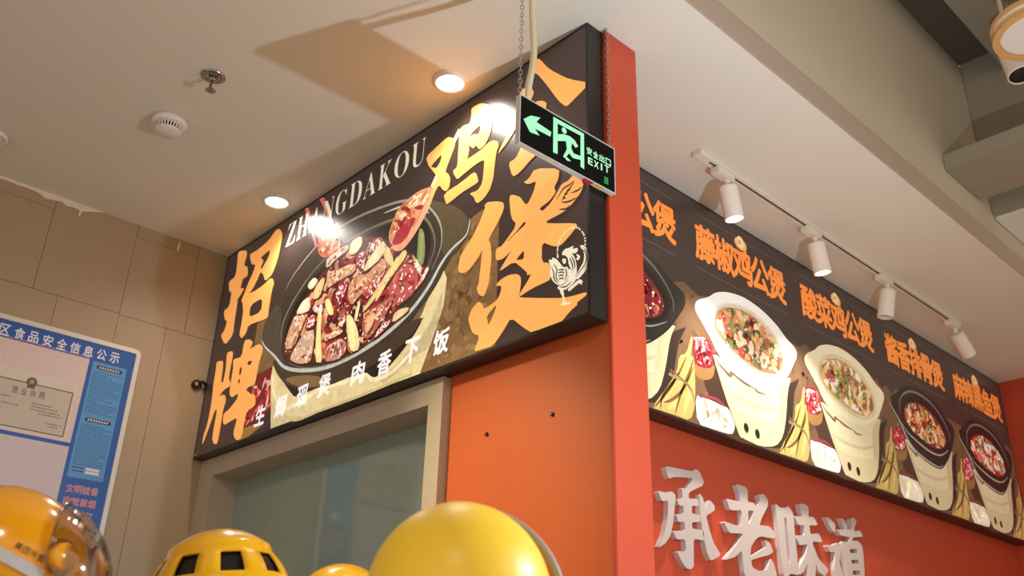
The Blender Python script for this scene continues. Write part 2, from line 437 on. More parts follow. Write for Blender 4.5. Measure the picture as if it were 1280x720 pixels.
sheet(mb, PA, [smooth_poly(TA(*k6, [(436, 180), (462, 240), (522, 318), (600, 268), (800, 203), (868, 178), (905, 210), (940, 195), (1010, 130), (1110, 0), (1160, -90), (900, 60), (600, 140)]))], 5, (36, 26, 22))
k3 = (320, 230, 3)
body = TA(*k6, [(400, 125), (425, 190), (462, 238), (520, 262), (590, 266), (690, 248), (800, 200), (900, 150), (1000, 88), (1090, 10), (1180, -120), (900, 40), (700, 130), (560, 150), (450, 110)])
sheet(mb, PA, [smooth_poly(body)], 5.6, (66, 54, 40))
sheet(mb, PA, [smooth_poly(TA(*k6, [(455, 215), (520, 252), (590, 258), (690, 240), (640, 200), (540, 195)]))], 5.9, (126, 104, 64))
outer = TA(*k3, [(22, 585), (28, 540), (45, 495), (75, 445), (130, 355), (230, 235), (340, 150), (450, 92), (560, 58), (630, 55), (690, 62), (755, 82), (798, 120), (806, 170), (770, 240), (722, 285), (690, 360), (640, 440), (560, 530), (450, 615), (350, 668), (250, 702), (150, 712), (100, 695), (66, 645), (35, 615)])
sheet(mb, PA, [smooth_poly(outer, 2)], 6.2, (58, 50, 42))
hr = TA(*k3, [(640, 60), (690, 66), (755, 86), (796, 122), (800, 170), (765, 236), (715, 280), (690, 240), (700, 170), (680, 110)])
sheet(mb, PA, [smooth_poly(hr, 2)], 6.4, (84, 72, 52))
hl = TA(*k3, [(24, 585), (30, 540), (48, 495), (80, 445), (100, 480), (90, 560), (95, 630), (110, 680), (66, 640), (36, 610)])
sheet(mb, PA, [smooth_poly(hl, 2)], 6.4, (72, 66, 58))
inner = TA(*k3, [(105, 620), (110, 540), (150, 440), (230, 330), (330, 245), (430, 185), (520, 138), (590, 118), (640, 138), (660, 200), (650, 280), (610, 370), (540, 462), (450, 552), (370, 622), (280, 667), (190, 682), (130, 667)])
sheet(mb, PA, [smooth_poly(inner, 2)], 6.8, (34, 26, 22))
for pts, wd, c in (([(22, 585), (36, 612), (70, 645), (105, 685), (165, 699), (255, 690), (350, 652), (460, 585), (570, 488), (645, 390), (695, 300), (735, 245), (790, 190), (803, 130)], 0.016, (190, 196, 188)),
                   ([(110, 400), (150, 330), (240, 222), (350, 142), (470, 88), (570, 62), (640, 80), (690, 145), (695, 230), (660, 320)], 0.010, (150, 148, 134)),
                   ([(150, 420), (210, 335), (300, 245), (420, 172), (520, 132), (600, 112), (652, 150), (672, 230), (640, 330)], 0.010, (118, 112, 98)),
                   ([(480, 110), (560, 80), (610, 78), (650, 110)], 0.010, (206, 206, 190)),
                   ([(96, 610), (100, 530), (140, 440), (200, 350)], 0.008, (130, 126, 112)),
                   ([(120, 670), (190, 690), (290, 672), (390, 622), (480, 545), (570, 450)], 0.006, (110, 106, 94))):
    stroke(mb, PA, spline(TA(*k3, pts)), wd, 7.2, c, True)
kid(mb, 'pot_picture', M['pic'], sa)
# picture: the stew
mb = MB()
k4 = (340, 290, 4)
stew_region = smooth_poly(TA(*k4, [(60, 610), (70, 520), (120, 400), (190, 300), (270, 180), (380, 80), (460, 20), (560, 30), (660, 90), (780, 165), (740, 260), (640, 380), (540, 500), (440, 600), (330, 640), (200, 662), (100, 650)]), 1)
sheet(mb, PA, [stew_region], 8, (96, 36, 34))
scatter(mb, PA, stew_region, 240, 0.022, [(136, 30, 44), (156, 44, 52), (66, 24, 24), (190, 112, 84), (216, 166, 126), (60, 22, 22), (170, 62, 60), (228, 190, 150)], 8.4, rng, 2.2)
CH = [([(65, 590), (75, 520), (120, 405), (180, 405), (150, 480), (110, 580)], (206, 150, 112)), ([(85, 635), (150, 520), (190, 490), (215, 495), (205, 600), (190, 655), (130, 660)], (214, 176, 144)),
      ([(260, 650), (275, 570), (350, 530), (375, 560), (370, 600), (330, 640)], (204, 130, 112)), ([(455, 520), (452, 430), (500, 385), (600, 320), (600, 360), (560, 430), (500, 520), (470, 535)], (176, 92, 72)),
      ([(495, 545), (550, 460), (600, 430), (600, 450), (545, 510)], (148, 42, 50)), ([(380, 330), (385, 260), (430, 210), (480, 215), (540, 130), (575, 140), (575, 185), (520, 240), (470, 290), (430, 330), (400, 370)], (206, 146, 104)),
      ([(575, 290), (620, 210), (660, 150), (720, 175), (735, 230), (715, 300), (660, 350), (620, 370), (600, 330)], (178, 72, 68)), ([(700, 105), (720, 130), (760, 180), (740, 220), (715, 180)], (190, 140, 100)),
      ([(705, 300), (780, 165), (788, 180), (760, 240), (720, 290)], (206, 100, 84)), ([(280, 185), (300, 200), (420, 150), (420, 200), (340, 240), (270, 290)], (206, 166, 124)),
      ([(310, 340), (340, 240), (380, 225), (380, 290), (330, 390)], (150, 26, 46)), ([(420, 150), (440, 90), (475, 100), (460, 200), (435, 190)], (140, 40, 60)),
      ([(270, 190), (275, 125), (385, 55), (385, 90), (330, 130)], (196, 178, 152)), ([(200, 390), (215, 360), (260, 360), (250, 420)], (222, 170, 150)),
      ([(165, 490), (185, 420), (220, 410), (215, 470)], (170, 30, 44)), ([(265, 520), (340, 480), (360, 500), (290, 540)], (226, 140, 84)), ([(440, 300), (560, 180), (575, 220), (480, 340)], (168, 60, 56)),
      ([(330, 470), (380, 390), (370, 440), (350, 480)], (140, 30, 40)), ([(470, 80), (540, 20), (560, 40), (500, 110)], (190, 110, 90))]
for p, c in CH:
    c = tuple(int(v * 0.92 + b_ * 0.08) for v, b_ in zip(c, (246, 222, 196)))
    q = TA(*k4, p); sheet(mb, PA, [[(a + 0.006, b - 0.009) for a, b in smooth_poly(q)]], 9.5, (66, 24, 24)); sheet(mb, PA, [smooth_poly(q)], 9.6, c)
    scatter(mb, PA, q, 10, 0.014, [tuple(min(255, int(v * 1.18) + 12) for v in c), tuple(int(v * 0.72) for v in c), (150, 36, 44), tuple(int(v * 0.86) for v in c)], 9.9, rng, 3)
    scatter(mb, PA, q, 20, 0.0055, [(252, 242, 230), (248, 230, 212)], 10.9, rng, 3)
for p, c in [([(215, 650), (225, 470), (235, 380), (252, 385), (245, 520), (255, 655)], (244, 228, 156)), ([(375, 480), (372, 420), (395, 410), (430, 480), (442, 585), (400, 602), (385, 560)], (246, 230, 164)),
             ([(445, 405), (620, 140), (665, 85), (680, 105), (655, 150), (480, 385)], (228, 202, 136)), ([(455, 200), (480, 140), (555, 40), (570, 60), (550, 130), (480, 190)], (238, 216, 172)),
             ([(265, 340), (290, 330), (315, 410), (290, 420), (270, 380)], (246, 226, 152)), ([(385, 115), (395, 50), (450, 15), (455, 60), (420, 110)], (242, 226, 188)),
             ([(120, 410), (150, 350), (190, 320), (195, 390), (150, 410)], (242, 222, 190)), ([(180, 280), (185, 255), (215, 225), (235, 245), (200, 290)], (230, 214, 186)),
             ([(200, 340), (215, 280), (260, 220), (265, 250), (240, 330)], (226, 196, 138)), ([(600, 460), (610, 410), (640, 385), (690, 375), (680, 400)], (226, 200, 150)),
             ([(410, 440), (435, 340), (445, 350), (425, 450)], (240, 220, 160)), ([(550, 100), (580, 60), (615, 150), (590, 180)], (214, 196, 140)), ([(735, -20), (762, -10), (768, 100), (755, 170), (725, 160)], (128, 146, 88)), ([(470, 520), (465, 430), (520, 395), (510, 460)], (226, 178, 130))]:
    q = TA(*k4, p); sheet(mb, PA, [[(a + 0.005, b - 0.008) for a, b in smooth_poly(q)]], 11.1, (74, 30, 26)); sheet(mb, PA, [smooth_poly(q)], 11.2, c)
    cx = sum(a for a, b in q) / len(q); cy = sum(b for a, b in q) / len(q)
    sheet(mb, PA, [smooth_poly([((a - cx) * 0.5 + cx, (b - cy) * 0.82 + cy) for a, b in q])], 11.5, tuple(min(255, int(v * 1.06) + 4) for v in c))
scatter(mb, PA, stew_region, 170, 0.0042, [(252, 236, 220), (240, 200, 180), (200, 60, 60)], 11.8, rng, 2)
kid(mb, 'stew_picture', M['pic'], sa)
# chopsticks, spoon
mb = MB()
k5 = (350, 170, 5.145)
sheet(mb, PA, [lim(TA(*k5, [(256, 402), (284, 394), (352, 560), (338, 570)]))], 12, (206, 110, 92))
sheet(mb, PA, [lim(TA(*k5, [(163, 468), (187, 460), (244, 712), (230, 718)]))], 12, (206, 104, 92))
kid(mb, 'chopsticks_picture', M['pic'], sa)
mb = MB()
q = TA(*k5, [(245, 700), (262, 620), (320, 560), (352, 590), (400, 690), (380, 740), (290, 790), (250, 760)])
sheet(mb, PA, [smooth_poly(q)], 12.5, (196, 112, 84)); scatter(mb, PA, q, 40, 0.012, [(224, 160, 120), (150, 50, 46), (236, 190, 150), (180, 84, 64)], 12.8, rng, 2)
kid(mb, 'picked_meat_picture', M['pic'], sa)
mb = MB()
sp = TA(*k5, [(1110, 30), (1128, 36), (1040, 260), (1000, 360), (960, 470), (880, 620), (800, 730), (745, 745), (715, 715), (735, 690), (800, 690), (890, 540), (960, 380), (1010, 250)])
sheet(mb, PA, [smooth_poly(lim(sp))], 12.4, (226, 160, 128))
q = TA(*k5, [(700, 640), (722, 560), (760, 470), (820, 410), (900, 350), (985, 322), (962, 400), (905, 500), (855, 600), (800, 685), (740, 712), (708, 690)])
sheet(mb, PA, [smooth_poly(q)], 13, (206, 150, 104))
scatter(mb, PA, q, 46, 0.016, [(228, 190, 140), (240, 216, 178), (170, 70, 60), (190, 110, 80), (150, 40, 50)], 13.3, rng, 3)
sheet(mb, PA, [smooth_poly(TA(*k5, [(720, 690), (760, 600), (860, 520), (880, 540), (800, 680), (745, 705)]))], 14, (168, 44, 56))
stroke(mb, PA, TA(*k5, [(980, 330), (1040, 200), (1130, 20), (1160, -40)]), 0.02, 13.9, (238, 196, 160))
kid(mb, 'spoon_picture', M['pic'], sa)

# big brush characters
OR = (252, 176, 96)
def brush(name, parts):
    mb = MB()
    for k, outs in parts:
        sheet(mb, PA, [lim(smooth_poly(TA(*k, p), 1, 0.2)) for p in outs], 16, OR)
    return kid(mb, name, M['letter_print'], sa)
c1 = (260, 270, 4.8); c2 = (240, 410, 4.8); c3 = (520, 120, 5.143); c4 = (600, 60, 4); c5 = (570, 220, 6.545); c6 = (570, 320, 6.545)
brush('brush_character', [
    (c1, [[(183, 218), (205, 208), (232, 208), (238, 225), (218, 300), (240, 303), (242, 345), (236, 365), (212, 375), (196, 440), (222, 430), (200, 472), (180, 500), (178, 530), (160, 640), (152, 715), (104, 777), (79, 717), (100, 690), (118, 630), (103, 625), (97, 570), (130, 545), (145, 455), (130, 455), (127, 395), (168, 365), (180, 270)]]),
    (c1, [[(255, 230), (300, 205), (365, 150), (415, 80), (435, 80), (450, 108), (443, 160), (420, 265), (388, 352), (345, 393), (335, 352), (318, 335), (300, 380), (270, 440), (235, 482), (200, 522), (215, 480), (245, 400), (278, 330), (287, 290), (265, 293), (255, 250)], [(316, 252), (378, 200), (368, 245), (322, 325), (318, 310), (335, 275), (330, 258)]]),
    (c1, [[(225, 470), (268, 460), (330, 420), (375, 375), (392, 376), (400, 405), (385, 450), (368, 560), (362, 610), (330, 625), (245, 655), (232, 702), (205, 737), (190, 715), (205, 640), (215, 560), (205, 500)], [(258, 535), (330, 490), (322, 575), (248, 610)]])])
brush('brush_character', [
    (c2, [[(150, 203), (188, 196), (191, 220), (176, 330), (190, 325), (197, 290), (207, 240), (212, 148), (245, 138), (250, 160), (222, 300), (233, 325), (232, 350), (195, 370), (162, 415), (185, 400), (203, 405), (207, 435), (190, 490), (170, 620), (155, 695), (135, 698), (122, 665), (155, 485), (140, 495), (110, 585), (62, 712), (70, 650), (95, 580), (120, 450), (132, 330), (145, 260)]]),
    (c2, [[(250, 195), (262, 185), (300, 175), (318, 75), (350, 68), (368, 85), (360, 110), (345, 130), (405, 95), (425, 108), (428, 135), (405, 210), (390, 290), (378, 345), (345, 352), (325, 372), (342, 385), (362, 400), (380, 398), (385, 430), (382, 465), (345, 490), (328, 510), (300, 660), (275, 677), (258, 660), (250, 630), (275, 540), (250, 550), (195, 585), (188, 560), (192, 515), (225, 490), (275, 425), (280, 390), (245, 418), (230, 405), (228, 380), (240, 300), (250, 240)],
          [(290, 240), (303, 232), (299, 275), (284, 287)], [(340, 200), (366, 195), (352, 225), (335, 220)], [(281, 310), (291, 304), (289, 330), (279, 337)]])])
brush('brush_character', [
    (c3, [[(66, 395), (140, 325), (205, 265), (235, 268), (257, 290), (250, 330), (225, 395), (190, 490), (210, 500), (224, 530), (218, 585), (200, 612), (180, 610), (150, 570), (110, 650), (75, 718), (80, 690), (130, 560), (140, 520), (118, 492), (95, 463), (85, 450)], [(95, 455), (172, 372), (160, 425), (135, 465), (115, 462)]]),
    (c3, [[(285, 215), (310, 190), (350, 180), (362, 120), (358, 80), (420, 45), (480, 60), (500, 110), (492, 190), (478, 250), (450, 310), (412, 347), (395, 325), (383, 320), (375, 340), (350, 325), (340, 305), (345, 345), (335, 400), (328, 412), (420, 350), (470, 300), (500, 286), (530, 293), (537, 320), (520, 360), (510, 440), (500, 530), (480, 600), (440, 660), (400, 692), (385, 680), (375, 650), (345, 628), (400, 610), (430, 560), (440, 470), (443, 410), (400, 430), (300, 510), (268, 540), (245, 500), (242, 480), (268, 460), (275, 370), (280, 280)], [(352, 250), (385, 215), (418, 185), (415, 230), (400, 250), (375, 245), (357, 262)]]),
    (c3, [[(180, 630), (290, 560), (375, 490), (392, 500), (405, 545), (395, 562), (300, 620), (205, 697), (195, 690)]])])
brush('brush_character', [
    (c4, [[(250, 145), (262, 85), (290, 53), (305, 60), (345, 105), (430, 150), (485, 165), (548, 168), (548, 185), (490, 240), (440, 292), (425, 290), (395, 265), (340, 190), (285, 125), (262, 135)]]),
    (c4, [[(205, 205), (262, 203), (274, 225), (250, 275), (215, 340), (150, 460), (88, 537), (110, 490), (160, 390)]]),
    (c4, [[(280, 268), (320, 264), (340, 282), (300, 370), (240, 470), (300, 430), (360, 390), (380, 430), (330, 500), (270, 545), (200, 625), (165, 647), (145, 575), (180, 555), (205, 505), (240, 400)]])])
brush('brush_character', [
    (c5, [[(235, 245), (262, 215), (340, 208), (388, 216), (399, 248), (385, 300), (345, 385), (285, 490), (270, 530), (285, 545), (296, 654), (288, 740), (275, 864), (235, 989), (190, 974), (172, 919), (190, 884), (205, 754), (215, 654), (222, 600), (180, 680), (105, 780), (40, 799), (18, 770), (40, 650), (130, 520), (200, 375), (245, 255)]]),
    (c5, [[(555, 55), (600, 25), (650, -60), (850, -60), (845, 20), (805, 100), (825, 130), (770, 205), (683, 268), (712, 290), (740, 262), (780, 222), (830, 140), (870, 65), (925, 40), (970, -20), (1050, 55), (1030, 130), (975, 205), (905, 285), (722, 383), (800, 390), (985, 388), (997, 410), (935, 490), (860, 572), (800, 578), (708, 540), (706, 710), (772, 712), (780, 844), (740, 869), (660, 904), (590, 944), (525, 989), (530, 954), (590, 864), (620, 804), (580, 814), (590, 794), (545, 754), (480, 700), (355, 786), (385, 734), (440, 640), (470, 600), (390, 680), (330, 695), (330, 610), (345, 590), (380, 575), (505, 400), (455, 345), (440, 180), (455, 155), (490, 160), (530, 175), (578, 242), (605, 205), (640, 130), (662, 42), (600, 70)],
          [(405, 553), (500, 455), (555, 382), (575, 376), (570, 402), (500, 465), (440, 525)], [(492, 690), (562, 605), (560, 678), (530, 688)]]),
    (c6, [[(330, 240), (375, 190), (440, 155), (500, 148), (530, 163), (538, 210), (525, 300), (523, 338), (560, 342), (700, 346), (860, 346), (960, 330), (1070, 296), (1077, 318), (990, 385), (1003, 395), (940, 450), (858, 552), (630, 632), (560, 590), (455, 505), (400, 600), (310, 735), (200, 770), (150, 785), (200, 655), (140, 635), (115, 560), (105, 515), (130, 440), (185, 375), (215, 385), (232, 440), (340, 365), (370, 300), (377, 243), (345, 247)], [(255, 495), (330, 400), (335, 425), (270, 575), (262, 530)]])])
mb = MB()   # feather lines in the last character
for p in ([(865, 215), (900, 150), (945, 90), (975, 35)], [(822, 205), (880, 110), (930, 75), (965, 45)], [(875, 185), (905, 180)], [(890, 150), (920, 145)], [(910, 120), (940, 115)],
          [(865, 218), (930, 210), (1000, 175)], [(945, 140), (1000, 120), (1035, 90)], [(845, 275), (905, 270), (940, 240)]):
    stroke(mb, PA, spline(TA(*c5, p)), 0.006, 17, BG, True)
kid(mb, 'feather_lines', M['letter_print'], sa)
mb = MB()   # latin name
a = PA.from_photo(364, 296); b = PA.from_photo(532, 190)
n = 10
ws = [0.95, 1.15, 1.1, 1.1, 1.1, 1.15, 1.1, 1.15, 1.2, 1.1]; tot = sum(ws); acc = 0
x0 = PA.from_photo(357, 306)[0]; x1 = PA.from_photo(535, 172)[0]; zc = 0.795
for ch, wk in zip('ZHANGDAKOU', ws):
    cx = x0 + (acc + wk / 2) / tot * (x1 - x0); acc += wk
    put_glyph(mb, PA, chr(0x1D400 + ord(ch) - 65), (cx, zc), (x1 - x0) / tot * wk * 0.84, 0.098, 15, (236, 230, 208), -0.011)
kid(mb, 'latin_lettering', M['letter_print'], sa)
for ch, (x, y) in zip('生焗现煲肉香下饭', [(326, 519), (351, 508), (378, 495), (406, 481), (448, 466), (481, 453), (515, 438), (552, 427)]):
    mb = MB(); put_glyph(mb, PA, ch, PA.from_photo(x, y), 0.066, 0.072, 15, (250, 250, 255), 0.03, 0.1)
    kid(mb, 'white_character', M['letter_print'], sa)
# rooster emblem
mb = MB(); kr = (680, 280, 6); CRM = (232, 228, 206)
for p in ([(270, 165), (300, 158), (335, 178), (346, 230), (351, 280), (335, 320), (310, 360), (285, 390), (255, 422), (243, 402), (270, 340), (300, 290), (308, 240), (298, 200)],
          [(140, 218), (160, 190), (190, 182), (232, 162), (215, 192), (255, 178), (260, 200), (240, 224), (212, 218), (235, 250), (246, 290), (252, 350), (247, 395), (220, 350), (190, 312), (186, 262), (165, 236), (140, 236)],
          [(240, 226), (270, 232), (277, 255), (257, 277), (244, 262), (259, 248)], [(140, 265), (166, 258), (172, 290), (155, 306), (143, 285)],
          [(38, 268), (70, 272), (62, 252), (95, 262), (120, 290), (150, 330), (182, 318), (192, 360), (182, 420), (150, 452), (110, 462), (70, 432), (48, 380), (54, 330), (44, 290)],
          [(190, 325), (225, 360), (248, 400), (242, 425), (210, 462), (170, 492), (140, 502), (104, 487), (112, 466), (155, 456), (188, 418)],
          [(118, 500), (150, 495), (158, 560), (166, 588), (202, 588), (207, 600), (170, 611), (124, 609), (150, 590), (145, 550)],
          [(180, 492), (230, 450), (250, 430), (280, 413), (302, 442), (285, 436), (292, 462), (270, 446), (260, 450), (215, 490), (190, 509)]):
    sheet(mb, PA, [smooth_poly(lim(TA(*kr, p)))], 18, CRM)
for p in ([(105, 350), (135, 342), (160, 350)], [(105, 372), (135, 362), (160, 372)], [(108, 395), (135, 385), (158, 395)], [(112, 418), (135, 408), (156, 416)], [(75, 300), (100, 340), (95, 400), (120, 440)], [(60, 320), (78, 370), (80, 410), (110, 450)],
          [(195, 250), (215, 300), (225, 345)], [(210, 240), (232, 290), (238, 340)], [(275, 185), (318, 220), (318, 290), (280, 350), (255, 395)], [(300, 175), (333, 225), (333, 290), (300, 350)], [(165, 330), (175, 380), (160, 430)], [(120, 475), (170, 470), (215, 430)]):
    stroke(mb, PA, spline(TA(*kr, p)), 0.0045, 18.6, (84, 76, 70), True)
for i in range(24):
    t = i / 23; pts = spline(TA(*kr, [(108, 250), (105, 210), (110, 165), (128, 115), (165, 62), (210, 32), (255, 30), (290, 60), (310, 100), (313, 155)]), 6)
    q = pts[int(t * (len(pts) - 1))]; sheet(mb, PA, [ell(q[0], q[1], 0.0028, 0.0028, 0, 8)], 18, CRM)
kid(mb, 'rooster_emblem', M['letter_print'], sa)
kid(MB().lathe([(0.0001, 0), (0.006, 0.0), (0.0065, 0.0015), (0.006, 0.003), (0.0001, 0.003)], (-3.41, YA, ZB + 0.012), (0, -1, 0), 12), 'screw', M['steel'], sa)

# small black bracket beside the sign
br = thing('cable_bracket', 'small black cable bracket with steel bolt at the left end of the front sign', 'bracket', (XL, 1.455, 2.66))
kid(MB().cyl((XL, 1.452, 2.66), (XL + 0.012, 1.452, 2.66), 0.02), 'plate', M['blackplastic'], br)
kid(MB().tube(spline([(XL + 0.006, 1.452, 2.664), (XL + 0.02, 1.47, 2.672), (XL + 0.016, 1.488, 2.66), (XL + 0.008, 1.489, 2.645)]), 0.007), 'clip', M['blackplastic'], br, smooth=True)
kid(MB().cyl((XL + 0.012, 1.446, 2.66), (XL + 0.018, 1.446, 2.66), 0.008), 'bolt', M['steel'], br)
# two screws left in the orange wall
for (x, y), lb in zip(((609, 543), (691, 518)), ('small dark wall anchor in the orange wall, the one closer to the window frame', 'small dark wall anchor in the orange wall, the one closer to the red corner post')):
    d = ray(x, y); p = CAM + d * ((YW - CAM.y) / d.y)
    t = thing('wall_anchor', lb, 'anchor', p, 'anchors in the orange wall')
    kid(MB().lathe([(0.0055, 0), (0.0055, 0.005), (0.0038, 0.005), (0.0038, 0.0005), (0.0001, 0.0005)], p, (0, -1, 0), 12), 'sleeve', M['blackplastic'], t)
    kid(MB().lathe([(0.0036, 0.0006), (0.0036, 0.007), (0.002, 0.0085), (0.0001, 0.0085)], p, (0, -1, 0), 10), 'screw', M['steel'], t)

# ------------------------------------------------------------------ menu sign
PB = Plane((XB, 1.70, ZB), (0, 1, 0), (0, 0, 1))
BW, BH = YE - 0.002 - 1.70, H - 0.002 - ZB
sb = thing('menu_sign', 'long black box sign picturing five clay pot dishes with orange dish names', 'sign', (XB - 0.03, 3.5, ZB))
kid(MB().box((XW + 0.0005, 1.70, ZB), (XB - 0.002, YE - 0.002, H - 0.002)), 'box_body', M['black'], sb)
fr = MB()
for a, b in (((XB - 0.0019, 1.70, ZB), (XB, YE - 0.002, ZB + e)), ((XB - 0.0019, 1.70, H - 0.002 - e), (XB, YE - 0.002, H - 0.002)),
             ((XB - 0.0019, 1.70, ZB + e), (XB, 1.70 + e, H - 0.002 - e)), ((XB - 0.0019, YE - 0.002 - e, ZB + e), (XB, YE - 0.002, H - 0.002 - e))): fr.box(a, b)
kid(fr, 'edge_frame', M['black'], sb)
mb = MB(); sheet(mb, PB, [[(e, e), (BW - e, e), (BW - e, BH - e), (e, BH - e)]], 0, (62, 50, 46))
kid(mb, 'face_print', M['menu_print'], sb)
def TB(ox, oy, k, pts): return PB.trace(ox, oy, k, pts)
U0 = 2.728 - 1.70; PITCH = 0.7185
def shift(p, d, y1=BW - 0.01, y0=0.009): return [(min(max(a + d, 0.009), y1), min(max(b, y0), BH - 0.01)) for a, b in p]
kb = (860, 350, 3.273); kc = (800, 400, 5.146)
stove = TB(*kb, [(95, 285), (120, 370), (150, 470), (190, 580), (212, 642), (300, 686), (360, 681), (390, 640), (402, 560), (408, 450), (425, 390), (330, 450), (200, 390)])
stove_low = TB(*kb, [(172, 520), (260, 560), (330, 580), (396, 575), (389, 640), (358, 680), (300, 685), (215, 643), (195, 590)])
stove_band = TB(*kb, [(143, 440), (240, 500), (330, 525), (404, 505), (402, 520), (330, 540), (240, 515), (148, 458)])
notch = TB(*kb, [(108, 312), (128, 345), (152, 372), (172, 392), (182, 380), (230, 418), (270, 438), (285, 458), (320, 468)])
bowl_w = TB(*kb, [(28, 100), (40, 80), (85, 70), (112, 50), (160, 48), (230, 70), (300, 120), (360, 180), (402, 240), (440, 280), (447, 310), (425, 360), (400, 410), (350, 460), (320, 467), (250, 430), (170, 370), (120, 300), (85, 220), (50, 160), (30, 125)])
rim_in = TB(*kb, [(98, 180), (108, 122), (150, 98), (212, 105), (275, 140), (338, 204), (382, 276), (400, 330), (392, 376), (352, 398), (298, 385), (226, 338), (154, 276), (112, 224)])
food = TB(*kb, [(105, 182), (115, 132), (150, 110), (210, 117), (270, 150), (330, 212), (374, 280), (391, 330), (384, 368), (350, 387), (300, 374), (230, 330), (160, 270), (120, 220)])
chil = TB(*kb, [(15, 235), (60, 230), (95, 258), (108, 340), (78, 362), (28, 350)])
chil_b = TB(*kb, [(20, 340), (78, 366), (112, 345), (104, 400), (70, 412), (34, 398)])
garl = TB(*kb, [(30, 470), (62, 482), (100, 494), (140, 515), (165, 522), (192, 590), (190, 612), (180, 634), (110, 612), (38, 590)])
garl_rim = TB(*kb, [(45, 478), (80, 478), (120, 490), (158, 522)])
yuba = TB(*kc, [(75, 568), (180, 420), (240, 330), (250, 230), (300, 215), (328, 105), (342, 112), (325, 235), (347, 235), (357, 440), (352, 560), (322, 650), (230, 612), (130, 580)])
yub_l = [TB(*kc, p) for p in ([(130, 575), (150, 480), (240, 360), (300, 230)], [(225, 610), (260, 480), (320, 330), (340, 250)], [(150, 530), (210, 510), (280, 440), (345, 300)], [(95, 560), (190, 440), (250, 340)])]
yub_h = [TB(*kc, p) for p in ([(120, 560), (180, 470), (230, 390)], [(180, 570), (215, 545), (270, 470)], [(280, 610), (310, 500), (340, 420)], [(310, 300), (330, 260)])]
twine = TB(*kc, [(185, 345), (225, 365), (270, 385), (310, 420), (340, 480), (350, 530)])
twine2 = TB(*kc, [(215, 360), (195, 320), (230, 345), (290, 400), (335, 455)])
DISH = [dict(bowl=(44, 42, 38), rim=(150, 150, 138), ins=(36, 30, 26), food=(120, 40, 40), pal=[(150, 36, 46), (176, 70, 60), (90, 26, 26), (220, 160, 110), (236, 200, 150), (120, 24, 40), (196, 110, 90)]),
        dict(bowl=(248, 244, 236), rim=(255, 252, 246), ins=(222, 206, 178), food=(190, 140, 100), pal=[(236, 176, 116), (226, 150, 100), (120, 124, 70), (150, 146, 92), (250, 226, 196), (206, 80, 72), (92, 104, 60), (240, 200, 150)]),
        dict(bowl=(238, 226, 192), rim=(248, 240, 214), ins=(222, 206, 168), food=(200, 160, 106), pal=[(226, 186, 120), (240, 222, 176), (196, 146, 88), (150, 96, 60), (250, 240, 220), (130, 150, 80), (190, 90, 80), (232, 200, 140)]),
        dict(bowl=(40, 36, 34), rim=(176, 172, 164), ins=(34, 28, 26), food=(150, 60, 44), pal=[(220, 140, 70), (236, 180, 110), (160, 36, 44), (240, 220, 190), (120, 150, 80), (130, 30, 34), (204, 110, 70)]),
        dict(bowl=(38, 34, 33), rim=(176, 172, 164), ins=(34, 28, 26), food=(170, 44, 34), pal=[(236, 226, 214), (210, 60, 44), (246, 240, 228), (226, 120, 70), (130, 150, 90), (160, 30, 32), (232, 210, 196)])]
vb = PB.from_photo(1000, 430)[1]
mb = MB()   # wooden table ground behind the dishes
gp = [(e, e)] + [(BW - e, e)]
top = []
rng = random.Random(11); u = BW - e
while u > e:
    top.append((u, vb + rng.uniform(-0.02, 0.02))); u -= rng.uniform(0.02, 0.08)
top.append((e, vb)); ground = gp + top
sheet(mb, PB, [ground], 1, (112, 84, 60))
scatter(mb, PB, ground, 420, 0.024, [(120, 92, 66), (104, 78, 56), (126, 98, 72), (98, 72, 52), (116, 87, 62)], 1.4, rng, 3)
kid(mb, 'wooden_ground_picture', M['menu_pic'], sb)
